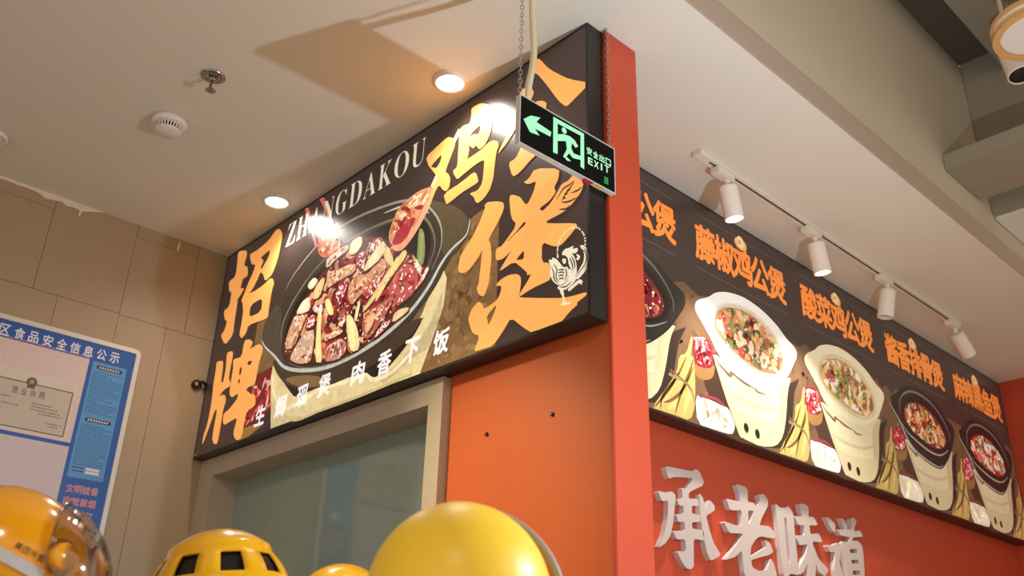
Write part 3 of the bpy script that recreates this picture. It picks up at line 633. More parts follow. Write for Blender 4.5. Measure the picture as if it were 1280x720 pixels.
for i, D in enumerate(DISH):
    d = (i - 1) * PITCH
    rng = random.Random(20 + i)
    mb = MB()
    sh = shift(stove, d)
    cx = sum(q[0] for q in sh) / len(sh); cy = sum(q[1] for q in sh) / len(sh)
    sheet(mb, PB, [smooth_poly([((a - cx) * 1.0 + cx - 0.10, (b - cy) * 0.95 + cy - 0.02) for a, b in sh]) if i else sh], 2.4, (70, 50, 38))
    sheet(mb, PB, [[((a - cx) * 1.12 + cx + 0.02, max(0.01, (b - cy) * 1.0 + cy)) for a, b in sh]], 2.5, (52, 40, 34))
    sheet(mb, PB, [smooth_poly(sh)], 3, (226, 212, 174))
    sheet(mb, PB, [smooth_poly(shift(TB(*kb, [(370, 430), (424, 392), (408, 450), (402, 560), (390, 640), (362, 680), (372, 560)]), d))], 3.2, (204, 188, 148))
    sheet(mb, PB, [smooth_poly(shift(TB(*kb, [(96, 288), (120, 370), (150, 470), (190, 580), (212, 642), (228, 650), (205, 580), (168, 470), (135, 360)]), d))], 3.2, (212, 197, 158))
    sheet(mb, PB, [smooth_poly(shift(stove_low, d))], 3.4, (214, 199, 158))
    sheet(mb, PB, [smooth_poly(shift(stove_band, d))], 3.4, (206, 190, 148))
    stroke(mb, PB, spline(shift(notch, d)), 0.016, 3.6, (120, 102, 74), True)
    for hx, hy in ((238, 605), (284, 630)):
        q = shift(TB(*kb, [(hx, hy)]), d)[0]
        sheet(mb, PB, [ell(q[0], q[1], 0.015, 0.018)], 3.8, (50, 40, 30)); sheet(mb, PB, [ell(q[0] + 0.004, q[1] + 0.004, 0.010, 0.012)], 4.0, (24, 20, 16))
    kid(mb, 'stove_picture', M['menu_pic'], sb)
    mb = MB()
    bo = shift(bowl_w, d)
    if D['bowl'][0] < 100:
        sheet(mb, PB, [smooth_poly([(a, b - 0.012) for a, b in bo], 2)], 4.4, tuple(int(v * 0.8) for v in D['bowl']))
    sheet(mb, PB, [smooth_poly(bo, 2)], 4.8, D['bowl'])
    ri = shift(rim_in, d); sheet(mb, PB, [smooth_poly(ri, 2)], 5.2, D['ins'])
    if D['bowl'][0] < 100:
        stroke(mb, PB, spline(shift([(a, b) for a, b in bowl_w[13:20]] + [bowl_w[20], bowl_w[0]], d)), 0.012, 5.4, D['rim'], True)
        stroke(mb, PB, spline(shift(TB(*kb, [(90, 190), (98, 110), (150, 78), (220, 92), (300, 145), (360, 215), (405, 300), (412, 350)]), d)), 0.012, 5.4, tuple(int(v * 0.7) for v in D['rim']), True)
        stroke(mb, PB, spline(shift(TB(*kb, [(88, 215), (130, 275), (200, 335), (270, 385), (340, 410), (395, 390)]), d)), 0.010, 5.4, D['rim'], True)
    else:
        stroke(mb, PB, spline(shift(rim_in + rim_in[:1], d)), 0.006, 5.4, tuple(int(v * 0.9) for v in D['bowl']))
        sheet(mb, PB, [smooth_poly(shift(TB(*kb, [(60, 180), (120, 285), (180, 350), (260, 405), (325, 430), (390, 400), (420, 365), (395, 412), (350, 460), (320, 467), (250, 430), (170, 370), (120, 300), (85, 220)]), d))], 5.0, tuple(int(v * 0.94) for v in D['bowl']))
    kid(mb, 'bowl_picture', M['menu_pic'], sb)
    mb = MB()
    fo = shift(food, d); 
    if D['bowl'][0] < 100:
        fx = sum(q[0] for q in fo) / len(fo); fy_ = sum(q[1] for q in fo) / len(fo)
        fo = [((a - fx) * 0.95 + fx, (b - fy_) * 0.9 + fy_ - 0.008) for a, b in fo]
    sheet(mb, PB, [smooth_poly(fo)], 5.8, D['food'])
    scatter(mb, PB, fo, 120, 0.032, D['pal'], 6.2, rng, 1.5); scatter(mb, PB, fo, 90, 0.019, D['pal'], 7.2, rng, 1.6); scatter(mb, PB, fo, 60, 0.005, [(255, 248, 236), (250, 226, 200), D['pal'][0]], 8.2, rng, 1.6)
    kid(mb, 'food_picture', M['menu_pic'], sb)
for i in range(6):
    d = (i - 1) * PITCH; rng = random.Random(50 + i)
    if i < 5 and i > 0:
        mb = MB()
        sheet(mb, PB, [smooth_poly(shift(chil_b, d))], 2.8, (150, 110, 66))
        c = shift(chil, d); sheet(mb, PB, [smooth_poly(c)], 3.2, (150, 30, 48))
        scatter(mb, PB, c, 60, 0.016, [(206, 56, 70), (180, 36, 58), (236, 170, 166), (250, 226, 216), (150, 20, 44), (216, 90, 96)], 3.6, rng, 4)
        kid(mb, 'chilli_picture', M['menu_pic'], sb)
        mb = MB()
        g_ = shift(garl, d); sheet(mb, PB, [smooth_poly(g_)], 3.2, (244, 236, 218))
        scatter(mb, PB, g_, 34, 0.026, [(252, 248, 236), (240, 228, 206), (250, 242, 226), (232, 216, 190)], 3.6, rng, 1.8)
        stroke(mb, PB, spline(shift(garl_rim, d)), 0.012, 4.6, (150, 60, 70), True)
        kid(mb, 'garlic_picture', M['menu_pic'], sb)
    if i == 0: continue
    mb = MB()
    yb = shift(yuba, d); sheet(mb, PB, [smooth_poly(yb)], 4.0 if i < 5 else 4.2, (200, 168, 98))
    for p in yub_l: stroke(mb, PB, spline(shift(p, d)), 0.012, 4.6, (116, 88, 48), True)
    for p in yub_h: stroke(mb, PB, spline(shift(p, d)), 0.02, 4.5, (218, 188, 118), True)
    stroke(mb, PB, spline(shift(twine, d)), 0.012, 5.0, (150, 124, 88)); stroke(mb, PB, spline(shift(twine2, d)), 0.006, 5.2, (110, 88, 62))
    kid(mb, 'bean_curd_stick_picture', M['menu_pic'], sb)
OR2 = (255, 148, 66)
for i, (txt, y0) in enumerate((('招牌鸡公煲', 1.755), ('藤椒鸡公煲', 2.472), ('酸菜鸡公煲', 3.195), ('酱香排骨煲', 3.922), ('麻辣黑鱼煲', 4.648))):
    mb = MB(); cw = 0.1195
    for j, ch in enumerate(txt):
        put_glyph(mb, PB, ch, (y0 - 1.70 + cw * (j + 0.5), 3.078 - ZB), cw * 1.0, 0.142, 9, OR2, 0.036, 0.03)
    kid(mb, 'dish_name', M['menu_print'], sb)
    mb = MB()
    stroke(mb, PB, [(y0 - 1.70 + 0.0, 3.19 - ZB), (y0 - 1.70 + 0.60, 3.19 - ZB)], 0.0022, 9, (120, 108, 100)); stroke(mb, PB, [(y0 - 1.70, 2.965 - ZB), (y0 - 1.70 + 0.60, 2.965 - ZB)], 0.0022, 9, (120, 108, 100))
    sheet(mb, PB, [ell(y0 - 1.70 + 0.297, 3.17 - ZB, 0.042, 0.026, 0, 20)], 10, (240, 180, 110))
    sheet(mb, PB, [ell(y0 - 1.70 + 0.297, 3.178 - ZB, 0.026, 0.026, 0, 16)], 10.4, (246, 214, 160))
    sheet(mb, PB, [ell(y0 - 1.70 + 0.290, 3.176 - ZB, 0.010, 0.010, 0, 10)], 10.8, (228, 150, 84))
    kid(mb, 'divider_emblem', M['menu_print'], sb)

# raised letters under the menu
PW = Plane((XW, 2.2, 1.7), (0, 1, 0), (0, 0, 1)); PW_f = Plane((XW + 0.019, 2.2, 1.7), (0, 1, 0), (0, 0, 1))
d1 = (815, 570, 4.8); d2 = (950, 600, 6)
LET = [('first', [(d1, [[(80, 58), (240, 92), (262, 78), (285, 92), (312, 155), (305, 178), (235, 210), (220, 225), (222, 255), (275, 258), (285, 300), (240, 298), (240, 345), (290, 352), (292, 395), (240, 398), (242, 435), (308, 445), (315, 508), (250, 495), (252, 660), (235, 680), (210, 675), (180, 635), (150, 570), (205, 575), (200, 500), (150, 500), (125, 450), (200, 445), (195, 395), (160, 395), (145, 350), (190, 345), (190, 300), (165, 298), (148, 260), (185, 255), (180, 190), (205, 200), (245, 140), (235, 130), (130, 125), (105, 135), (90, 110)]]),
                   (d1, [[(35, 210), (85, 218), (120, 212), (142, 235), (140, 270), (128, 400), (110, 480), (80, 525), (40, 550), (75, 470), (95, 370), (98, 268), (60, 270)]]),
                   (d1, [[(288, 225), (305, 250), (322, 315), (345, 262), (375, 295), (378, 325), (325, 360), (345, 440), (370, 520), (415, 595), (355, 630), (330, 580), (305, 460), (290, 350)]])]),
       ('second', [(d1, [[(505, 168), (560, 185), (575, 205), (575, 275), (610, 280), (630, 305), (650, 265), (638, 232), (670, 228), (695, 260), (698, 295), (660, 370), (645, 415), (700, 420), (718, 435), (744, 472), (732, 496), (650, 480), (622, 500), (595, 545), (590, 600), (625, 585), (690, 545), (680, 504), (708, 520), (728, 576), (700, 595), (648, 608), (595, 625), (603, 668), (640, 688), (690, 686), (712, 616), (730, 640), (752, 720), (735, 755), (640, 770), (590, 760), (555, 710), (540, 565), (500, 605), (440, 625), (500, 545), (552, 465), (465, 462), (430, 390), (500, 415), (540, 418), (540, 325), (470, 325), (445, 255), (530, 275), (525, 220)], [(577, 325), (612, 330), (600, 380), (580, 418)]])]),
       ('third', [(d2, [[(115, 175), (155, 208), (190, 208), (215, 195), (250, 250), (262, 400), (285, 620), (290, 715), (235, 700), (190, 740), (175, 700), (150, 500), (130, 280)], [(182, 280), (200, 285), (235, 620), (212, 630)]]),
                   (d2, [[(295, 175), (345, 185), (365, 205), (365, 275), (405, 278), (432, 330), (425, 340), (370, 340), (380, 405), (440, 400), (468, 455), (460, 468), (400, 460), (395, 480), (440, 590), (515, 670), (490, 725), (440, 690), (420, 620), (415, 790), (365, 790), (358, 620), (330, 690), (296, 712), (300, 650), (345, 560), (360, 480), (300, 490), (275, 440), (275, 415), (340, 415), (335, 340), (285, 335), (260, 270), (320, 275), (305, 230)]])]),
       ('fourth', [(d2, [[(490, 275), (520, 285), (565, 330), (565, 395), (540, 375)]]),
                   (d2, [[(600, 285), (630, 295), (655, 340), (650, 370), (690, 370), (680, 290), (705, 280), (725, 315), (712, 345), (708, 385), (750, 378), (775, 425), (700, 430), (690, 455), (735, 455), (765, 490), (775, 540), (790, 760), (665, 760), (635, 590), (610, 460), (665, 465), (680, 430), (605, 415), (580, 370), (640, 375), (615, 320)], [(670, 520), (730, 515), (735, 545), (680, 550)], [(685, 598), (740, 600), (745, 628), (688, 625)], [(695, 680), (750, 680), (755, 710), (698, 712)]]),
                   (d2, [[(505, 490), (555, 488), (580, 470), (605, 490), (605, 560), (595, 610), (620, 700), (640, 790), (790, 830), (780, 860), (620, 840), (580, 780), (560, 660), (565, 540), (525, 540)]])])]
for nm, parts in LET:
    mb = MB()
    for k, outs in parts:
        solid_glyph(mb, PW_f, [smooth_poly(PW_f.trace(*k, p), 1, 0.12) for p in outs], -0.0188, 0.0)
    o = mb.build('raised_letter', M['letter'])
    tag(o, 'raised grey character on the red wall, %s of four from the corner post' % nm, 'letter', 'raised characters on the red wall')

# ------------------------------------------------------------------ notice board on the left wall
PN = Plane((XL + 0.014, 0.0, 0.0), (0, 1, 0), (0, 0, 1))
nb = thing('notice_board', 'blue food safety notice board with pale frame on the laminate wall', 'notice board', (XL, 0.7, 1.7))
by0, by1, bz0, bz1 = 0.20, 1.208, 1.60, 2.732
kid(MB().box((XL + 0.0003, by0 + 0.004, bz0 + 0.004), (XL + 0.0125, by1 - 0.004, bz1 - 0.004)), 'backing', M['white'], nb)
fr = MB(); fw = 0.017; rr = 0.022
def rring(off, r):
    pts = []
    for cx, cy, a0 in ((by1 - rr, bz1 - rr, 0), (by0 + rr, bz1 - rr, 90), (by0 + rr, bz0 + rr, 180), (by1 - rr, bz0 + rr, 270)):
        for j in range(7):
            t = math.radians(a0 + j * 15); pts.append((cx + (rr - off) * math.cos(t), cy + (rr - off) * math.sin(t)))
    return pts
o0, o1 = rring(0, rr), rring(fw, rr); n = len(o0)
vs = [(XL + 0.018, a, b) for a, b in o0] + [(XL + 0.018, a, b) for a, b in o1] + [(XL + 0.0005, a, b) for a, b in o0] + [(XL + 0.0128, a, b) for a, b in o1]
fs = []
for i in range(n):
    j = (i + 1) % n; fs += [(i, j, n + j, n + i), (i, 2 * n + i, 2 * n + j, j), (n + i, n + j, 3 * n + j, 3 * n + i)]
fr.add(vs, fs); kid(fr, 'frame', M['alu'], nb)
def qd(y0, y1, z0, z1): return [(y0, z0), (y1, z0), (y1, z1), (y0, z1)]
mb = MB()
sheet(mb, PN, [qd(by0 + 0.018, by1 - 0.018, bz0 + 0.018, bz1 - 0.018)], -3, (30, 82, 158))
sheet(mb, PN, [qd(by0 + 0.03, 1.032, 2.655, 2.657)], -2.5, (220, 150, 120))
kid(mb, 'blue_print', M['board_print'], nb)
mb = MB()
for ch, y in zip('区食品安全信息公示', [0.726, 0.776, 0.823, 0.872, 0.921, 0.969, 1.017, 1.066, 1.115]):
    put_glyph(mb, PN, ch, (y, 2.678), 0.034, 0.040, -2, (226, 220, 226), 0.018)
kid(mb, 'header_lettering', M['board_print'], nb)
mb = MB()   # document pockets and certificate
sheet(mb, PN, [qd(0.25, 1.028, 2.332, 2.650)], -2.3, (208, 184, 182)); sheet(mb, PN, [qd(0.25, 1.028, 1.70, 2.318)], -2.3, (196, 180, 186))
kid(mb, 'document_pocket', M['board_print'], nb)
mb = MB()
sheet(mb, PN, [qd(0.25, 1.012, 2.336, 2.552)], -1.8, (206, 192, 178)); sheet(mb, PN, [qd(0.26, 1.000, 2.346, 2.512)], -1.4, (96, 84, 74)); sheet(mb, PN, [qd(0.26, 0.996, 2.350, 2.508)], -1.2, (188, 174, 160))
sheet(mb, PN, [ell(0.855, 2.515, 0.018, 0.018)], -0.8, (92, 80, 72)); sheet(mb, PN, [ell(0.855, 2.517, 0.009, 0.009, 0, 6)], -0.6, (150, 136, 122)); sheet(mb, PN, [qd(0.842, 0.868, 2.493, 2.501)], -0.6, (92, 80, 72))
for ch, y in zip('营业执照', (0.808, 0.838, 0.868, 0.898)): put_glyph(mb, PN, ch, (y, 2.477), 0.019, 0.025, -0.6, (96, 84, 76), 0.012)
rng = random.Random(8)
for r_, (a, b) in enumerate(((0.872, 0.94), (0.872, 0.96), (0.872, 0.97), (0.90, 0.975), (0.62, 0.80), (0.62, 0.83), (0.62, 0.78), (0.93, 0.985), (0.94, 0.975))):
    z = (2.443, 2.432, 2.421, 2.411, 2.450, 2.425, 2.408, 2.383, 2.373)[r_]; y = a
    while y < b:
        l = rng.uniform(0.004, 0.012); sheet(mb, PN, [qd(y, min(y + l, b), z - 0.0022, z + 0.0022)], -0.6, (120, 108, 98)); y += l + 0.003
kid(mb, 'certificate', M['board_print'], nb)
mb = MB()
sheet(mb, PN, [qd(1.042, 1.168, 2.216, 2.647)], -2.2, (78, 142, 196))
for zt, zb_, lab in ((2.640, 2.448, 1), (2.440, 2.262, 1)):
    sheet(mb, PN, [ell(1.066, zt - 0.012, 0.008, 0.007)], -1.7, (54, 42, 48)); sheet(mb, PN, [ell(1.146, zt - 0.012, 0.008, 0.007)], -1.7, (54, 42, 48)); sheet(mb, PN, [qd(1.066, 1.146, zt - 0.019, zt - 0.005)], -1.7, (54, 42, 48))
    for k in range(8): sheet(mb, PN, [qd(1.068 + k * 0.0098, 1.0745 + k * 0.0098, zt - 0.0155, zt - 0.0085)], -1.4, (200, 190, 196))
    z = zt - 0.032
    while z > zb_:
        y = 1.050; end = 1.162 if rng.random() < 0.7 else rng.uniform(1.08, 1.15)
        while y < end:
            l = rng.uniform(0.004, 0.014); sheet(mb, PN, [qd(y, min(y + l, 1.162), z - 0.0016, z + 0.0016)], -1.6, (46, 88, 140)); y += l + 0.0022
        z -= 0.0085
for z in (2.252, 2.240): sheet(mb, PN, [qd(1.10, 1.148, z - 0.0045, z + 0.0045)], -1.4, (222, 200, 200)); sheet(mb, PN, [qd(1.052, 1.094, z - 0.002, z + 0.002)], -1.4, (60, 60, 70))
for y in (1.128, 1.142, 1.156): sheet(mb, PN, [qd(y, y + 0.005, 2.222, 2.226)], -1.4, (60, 60, 70))
kid(mb, 'rules_panel', M['board_print'], nb)
mb = MB()
for row, (txt, z) in enumerate((('文明就餐', 2.177), ('自觉禁烟', 2.134), ('  滨江', 2.090))):
    for k, ch in enumerate(txt):
        if ch == ' ': continue
        put_glyph(mb, PN, ch, (1.062 + k * 0.0285, z), 0.024, 0.026, -1.6, (226, 196, 196), 0.032); put_glyph(mb, PN, ch, (1.062 + k * 0.0285, z), 0.023, 0.025, -1.2, (196, 84, 74), 0.012)
kid(mb, 'slogan_lettering', M['board_print'], nb)

# plaster smears along the top of the laminate
sm = thing('plaster_smear', 'ragged white plaster smear with a drip along the top of the laminate wall', 'plaster', (XL, 0.75, 3.22))
PP = Plane((XL + 0.0003, 0, 0), (0, 1, 0), (0, 0, 1))
rng = random.Random(3)
lo = [(0.30 + i * 0.02, H - 0.010 - (0.014 if i > 20 else 0.004) * rng.random() - (0.007 if 20 < i < 30 else 0)) for i in range(31)]
mb = MB(); solid_glyph(mb, PP, [lo + [(0.95, H - 0.003), (0.955, H - 0.0005), (0.30, H - 0.0005)]], 0, 0.003); kid(mb, 'smear', M['plaster'], sm)
mb = MB(); solid_glyph(mb, PP, [smooth_poly([(0.868, H - 0.006), (0.876, H - 0.006), (0.876, H - 0.04), (0.872, H - 0.058), (0.867, H - 0.05)])], 0.0035, 0.006); kid(mb, 'drip', M['plaster'], sm)
mb = MB(); solid_glyph(mb, PP, [smooth_poly([(1.27, H - 0.01), (1.276, H - 0.008), (1.278, H - 0.045), (1.272, H - 0.06), (1.268, H - 0.045)])], 0, 0.003); kid(mb, 'drip', M['plaster'], sm)

# ------------------------------------------------------------------ things on the ceiling
def downlight(x, y, lb):
    t = thing('downlight', lb, 'ceiling light', (x, y, H), 'recessed ceiling downlights')
    kid(MB().lathe([(0.043, -0.0005), (0.0435, -0.009), (0.046, -0.0095), (0.053, -0.006), (0.056, -0.0005)], (x, y, H), n=40), 'trim_ring', M['white'], t, smooth=True)
    kid(MB().lathe([(0.0001, -0.0014), (0.0425, -0.0014), (0.0425, -0.0004)], (x, y, H), n=40), 'lens', M['lens_on'], t, smooth=True)
    l = light('downlight_lamp', 'SPOT', (x, y, H - 0.02), 13, (1.0, 0.93, 0.84), aim=(x, y, 0), spot_size=math.radians(150), spot_blend=0.8, shadow_soft_size=0.035)
    return t
downlight(-1.818, 1.392, 'lit recessed ceiling downlight nearest the hanging exit sign')
downlight(-2.851, 1.392, 'lit recessed ceiling downlight nearest the laminate wall')
# smoke detector
sx, sy = -2.64, 0.87
t = thing('smoke_detector', 'round off-white smoke detector with dark vent slits on the ceiling', 'smoke detector', (sx, sy, H))
kid(MB().lathe([(0.0001, -0.0005), (0.056, -0.0005), (0.057, -0.014), (0.054, -0.021), (0.049, -0.023), (0.042, -0.023), (0.040, -0.026), (0.0001, -0.026)], (sx, sy, H), n=48), 'base', M['white'], t, smooth=True)
core = kid(MB().lathe([(0.0405, -0.0262), (0.0395, -0.040), (0.0001, -0.040)], (sx, sy, H), n=40), 'vent_core', M['blackplastic'], t)
for i in range(28):
    a = 2 * math.pi * i / 28; ca, sa_ = math.cos(a), math.sin(a); b = MB()
    vs = []
    for r, h in ((0.0412, 0.0255), (0.047, 0.0235), (0.0415, 0.041), (0.0385, 0.041)):
        for s_ in (-1, 1): vs.append((sx + r * ca - s_ * 0.0021 * sa_, sy + r * sa_ + s_ * 0.0021 * ca, H - h))
    b.add(vs, [(0, 1, 3, 2), (2, 3, 5, 4), (4, 5, 7, 6), (6, 7, 1, 0), (0, 2, 4, 6), (1, 7, 5, 3)])
    b.build('vent_rib', M['white'], core)
kid(MB().lathe([(0.040, -0.0395), (0.041, -0.043), (0.036, -0.047), (0.0001, -0.048)], (sx, sy, H), n=40), 'cap', M['white'], t, smooth=True)
# sprinkler
sx, sy = -2.315, 0.86
t = thing('fire_sprinkler', 'chrome pendent fire sprinkler with round escutcheon on the ceiling', 'sprinkler', (sx, sy, H))
kid(MB().lathe([(0.036, -0.0005), (0.037, -0.003), (0.030, -0.007), (0.016, -0.006), (0.012, -0.003), (0.0001, -0.003)], (sx, sy, H), n=36), 'escutcheon', M['steel'], t, smooth=True)
kid(MB().lathe([(0.0001, -0.003), (0.012, -0.003), (0.012, -0.016), (0.009, -0.020), (0.0001, -0.020)], (sx, sy, H), n=16), 'thread', M['steel'], t)
for s_ in (-1, 1):
    kid(MB().tube(spline([(sx + s_ * 0.009, sy, H - 0.018), (sx + s_ * 0.013, sy, H - 0.03), (sx + s_ * 0.009, sy, H - 0.043), (sx, sy, H - 0.051)]), 0.0022), 'frame_arm', M['steel'], t, smooth=True)
kid(MB().cyl((sx, sy, H - 0.018), (sx, sy, H - 0.047), 0.0036, 0.003, 10), 'bulb', M['brass'], t)
db = MB()
for i in range(12):
    a = 2 * math.pi * i / 12; db.add([(sx, sy, H - 0.053), (sx + 0.017 * math.cos(a - 0.19), sy + 0.017 * math.sin(a - 0.19), H - 0.055), (sx + 0.017 * math.cos(a + 0.19), sy + 0.017 * math.sin(a + 0.19), H - 0.055), (sx, sy, H - 0.0545)], [(0, 1, 2), (3, 2, 1), (0, 3, 1), (0, 2, 3)])
db.lathe([(0.0001, -0.0525), (0.009, -0.0528), (0.009, -0.0555), (0.0001, -0.0555)], (sx, sy, H), n=16)
kid(db, 'deflector', M['steel'], t)
# fixture at the edge of the picture
d = ray(-10, 168); p = CAM + d * ((H - CAM.z) / d.z)
t = thing('ceiling_speaker', 'small round white ceiling fixture above the notice board', 'ceiling fixture', (p.x, p.y, H))
kid(MB().lathe([(0.0001, -0.0005), (0.052, -0.0005), (0.053, -0.012), (0.046, -0.018), (0.040, -0.014), (0.0001, -0.014)], (p.x, p.y, H), n=36), 'ring', M['white'], t, smooth=True)
kid(MB().lathe([(0.038, -0.0142), (0.030, -0.017), (0.0001, -0.018)], (p.x, p.y, H), n=32), 'cover', M['white'], t, smooth=True)

# track with four spots
rx = -1.508
t = thing('track_rail', 'white ceiling track rail running along the menu sign', 'track rail', (rx, 3.25, H))
kid(MB().box((rx - 0.017, 2.29, H - 0.018), (rx - 0.006, 4.28, H - 0.0005)).box((rx + 0.006, 2.29, H - 0.018), (rx + 0.017, 4.28, H - 0.0005)), 'rail_profile', M['spotwhite'], t)
kid(MB().box((rx - 0.0058, 2.29, H - 0.012), (rx + 0.0058, 4.28, H - 0.0005)), 'slot', M['blackplastic'], t)
kid(MB().box((rx - 0.0175, 2.222, H - 0.019), (rx + 0.0175, 2.2895, H - 0.0005)), 'feed_end', M['spotwhite'], t, bevel=0.0015)
kid(MB().box((rx - 0.0175, 4.2805, H - 0.019), (rx + 0.0175, 4.292, H - 0.0005)), 'end_cap', M['spotwhite'], t, bevel=0.001)
def spot(y, dirv, lit, lb):
    t = thing('track_spotlight', lb, 'spotlight', (rx, y, H - 0.018), 'spotlights on the ceiling track')
    kid(MB().box((rx - 0.0185, y - 0.05, H - 0.047), (rx + 0.0185, y + 0.05, H - 0.0185)), 'adapter', M['spotwhite'], t, bevel=0.004)
    pv = Vector((rx, y + 0.022, H - 0.066)); dv = Vector(dirv).normalized()
    kid(MB().cyl((rx, y + 0.022, H - 0.0465), (rx, y + 0.022, H - 0.07), 0.011), 'swivel', M['spotwhite'], t, smooth=False)
    a = pv + dv * 0.004
    barrel = kid(MB().lathe([(0.0001, 0), (0.026, 0), (0.0335, 0.006), (0.0335, 0.122), (0.0315, 0.125), (0.0305, 0.122), (0.0285, 0.112), (0.0001, 0.112)], a, dv, 36), 'barrel', M['spotwhite'], t, smooth=False)
    MB().lathe([(0.028, 0.1125), (0.015, 0.1155), (0.0001, 0.116)], a, dv, 32).build('lens', M['lens_on'] if lit else M['lens_off'], barrel, smooth=True)
    if lit:
        q = a + dv * 0.13
        light('track_lamp', 'SPOT', q, 60, (1.0, 0.93, 0.84), aim=q + dv, spot_size=math.radians(95), spot_blend=0.8, shadow_soft_size=0.025)
    return t
spot(2.37, (0.03, 0.17, -1), True, 'white track spotlight, lit, over the corner post end of the track')
spot(2.955, (0.03, 0.17, -1), True, 'white track spotlight, lit, next to the unlit downward one')
spot(3.545, (-0.22, -0.03, -1), False, 'white track spotlight, unlit, tilted towards the menu sign')
spot(4.22, (0.1, 0.75, -0.8), False, 'white track spotlight, unlit, swung far along the track at its far end')

# ------------------------------------------------------------------ hanging exit sign
yw = math.radians(88.96); k_ = 0.94
ec = Vector((0, 0, 1.5)) + Vector((-1.401, 1.481, 1.364)) * k_; EW, EH = 0.36 * k_, 0.148 * k_
eu = Vector((math.cos(yw), math.sin(yw), 0)); ez = Vector((0, 0, 1))
PE = Plane(ec, eu, ez)
ET = 0.0145
ex = thing('exit_sign', 'hanging black and green exit sign with running figure and left arrow', 'exit sign', ec - ez * EH / 2)
def obox(u0, u1, v0, v1, h0, h1):
    c = [PE.at((u, v), h) for h in (h0, h1) for u, v in ((u0, v0), (u1, v0), (u1, v1), (u0, v1))]
    return c, [(0, 3, 2, 1), (4, 5, 6, 7), (0, 1, 5, 4), (1, 2, 6, 5), (2, 3, 7, 6), (3, 0, 4, 7)]
kid(MB().add(*obox(-EW / 2, EW / 2, -EH / 2, EH / 2, -ET, -0.0015)), 'housing', M['alu'], ex, bevel=0.0012)
f = MB(); bz = 0.003
for q in ((-EW / 2, EW / 2, EH / 2 - bz, EH / 2), (-EW / 2, EW / 2, -EH / 2, -EH / 2 + bz), (-EW / 2, -EW / 2 + bz, -EH / 2 + bz, EH / 2 - bz), (EW / 2 - bz, EW / 2, -EH / 2 + bz, EH / 2 - bz)): f.add(*obox(*q, -0.0014, 0.0008))
kid(f, 'bezel', M['alu'], ex)
mb = MB(); sheet(mb, PE, [[(-EW / 2 + bz, -EH / 2 + bz), (EW / 2 - bz, -EH / 2 + bz), (EW / 2 - bz, EH / 2 - bz), (-EW / 2 + bz, EH / 2 - bz)]], 0, (14, 16, 15)); kid(mb, 'panel', M['exit_print'], ex)
ke = (630, 80, 4); GR = (150, 236, 176)
def TE(p): return PE.trace(*ke, p)
mb = MB(); sheet(mb, PE, [TE([(98, 275), (135, 258), (182, 268), (162, 290), (236, 340), (232, 363), (153, 322), (178, 358), (130, 340)])], 1, GR); kid(mb, 'arrow', M['exit_print'], ex)
mb = MB(); sheet(mb, PE, [TE([(247, 264), (400, 349), (401, 526), (383, 513), (383, 358), (268, 297), (268, 451), (246, 441)])], 1, GR); kid(mb, 'doorway_symbol', M['exit_print'], ex)
mb = MB()
hc = TE([(301, 333)])[0]; sheet(mb, PE, [ell(hc[0], hc[1], 0.0085, 0.0085)], 1.6, GR)
sheet(mb, PE, [TE([(266, 352), (296, 350), (330, 362), (352, 380), (371, 412), (358, 419), (340, 394), (336, 420), (347, 446), (390, 464), (388, 480), (344, 470), (326, 446), (304, 471), (296, 462), (315, 425), (310, 385), (268, 384), (266, 370)])], 1.6, GR)
sheet(mb, PE, [TE([(312, 463), (336, 487), (314, 482), (308, 474)])], 1.6, GR)
kid(mb, 'running_figure', M['exit_print'], ex)
mb = MB()
for i, ch in enumerate('安全出口'):
    q = TE([(427 + i * 31.5, 436 + i * 18.5)])[0]; put_glyph(mb, PE, ch, q, 0.0185, 0.0205, 1, (170, 240, 190), 0.02)
for i, ch in enumerate('EXIT'):
    q = TE([((432, 462, 488, 515)[i], (487, 503, 515, 526)[i])])[0]; put_glyph(mb, PE, ch, q, 0.0165 if ch != 'I' else 0.005, 0.0195, 1, (170, 240, 190), 0.025)
for i in range(3):
    for j in range(2):
        q = TE([(506 + j * 11, 568 + i * 12 + j * 5)])[0]; sheet(mb, PE, [qd(q[0] - 0.003, q[0] + 0.003, q[1] - 0.0022, q[1] + 0.0022)], 1, (60, 170, 90))
kid(mb, 'lettering', M['exit_print'], ex)
PU = Plane(PE.at((0, -EH / 2 - 0.0003), -ET / 2), eu, eu.cross(Vector((0, 0, 1))))   # underside
if PU.n.z > 0: PU = Plane(PU.o, eu, -PU.v)
mb = MB(); sheet(mb, PU, [qd(0.055, 0.088, -0.007, 0.007)], 1, (190, 40, 50)); kid(mb, 'red_sticker', M['board_print'], ex)
mb = MB(); sheet(mb, PU, [qd(0.098, 0.124, -0.007, 0.007)], 1, (206, 170, 60)); kid(mb, 'yellow_sticker', M['board_print'], ex)
# hanging chains and conduit
def chain(a, b, name, r=0.0012):
    a = Vector(a); b = Vector(b); L = (b - a).length; n = int(L / 0.0125); dz = (b - a) / n
    mb = MB(); dn = dz.normalized(); s0 = dn.orthogonal().normalized(); s1 = dn.cross(s0)
    for i in range(n):
        c = a + dz * (i + 0.5); s_ = s0 if i % 2 else s1
        pts = [c + dn * (0.0058 * math.cos(t) + (0.0025 if math.cos(t) > 0 else -0.0025)) * 0.95 + s_ * 0.0042 * math.sin(t) for t in [2 * math.pi * j / 10 for j in range(11)]]
        mb.tube(pts, r, 5)
    return kid(mb, name, M['galv'], ex, smooth=True)
at = PE.at((-EW / 2 + 0.006, EH / 2), -ET / 2); chain(at, (at.x, at.y, H - 0.001), 'chain')
bt = PE.at((EW / 2 - 0.012, EH / 2), -ET / 2); chain(bt, (bt.x, bt.y, H - 0.001), 'chain')
ct = PE.at((-EW / 2 + 0.03, EH / 2), -ET / 2)
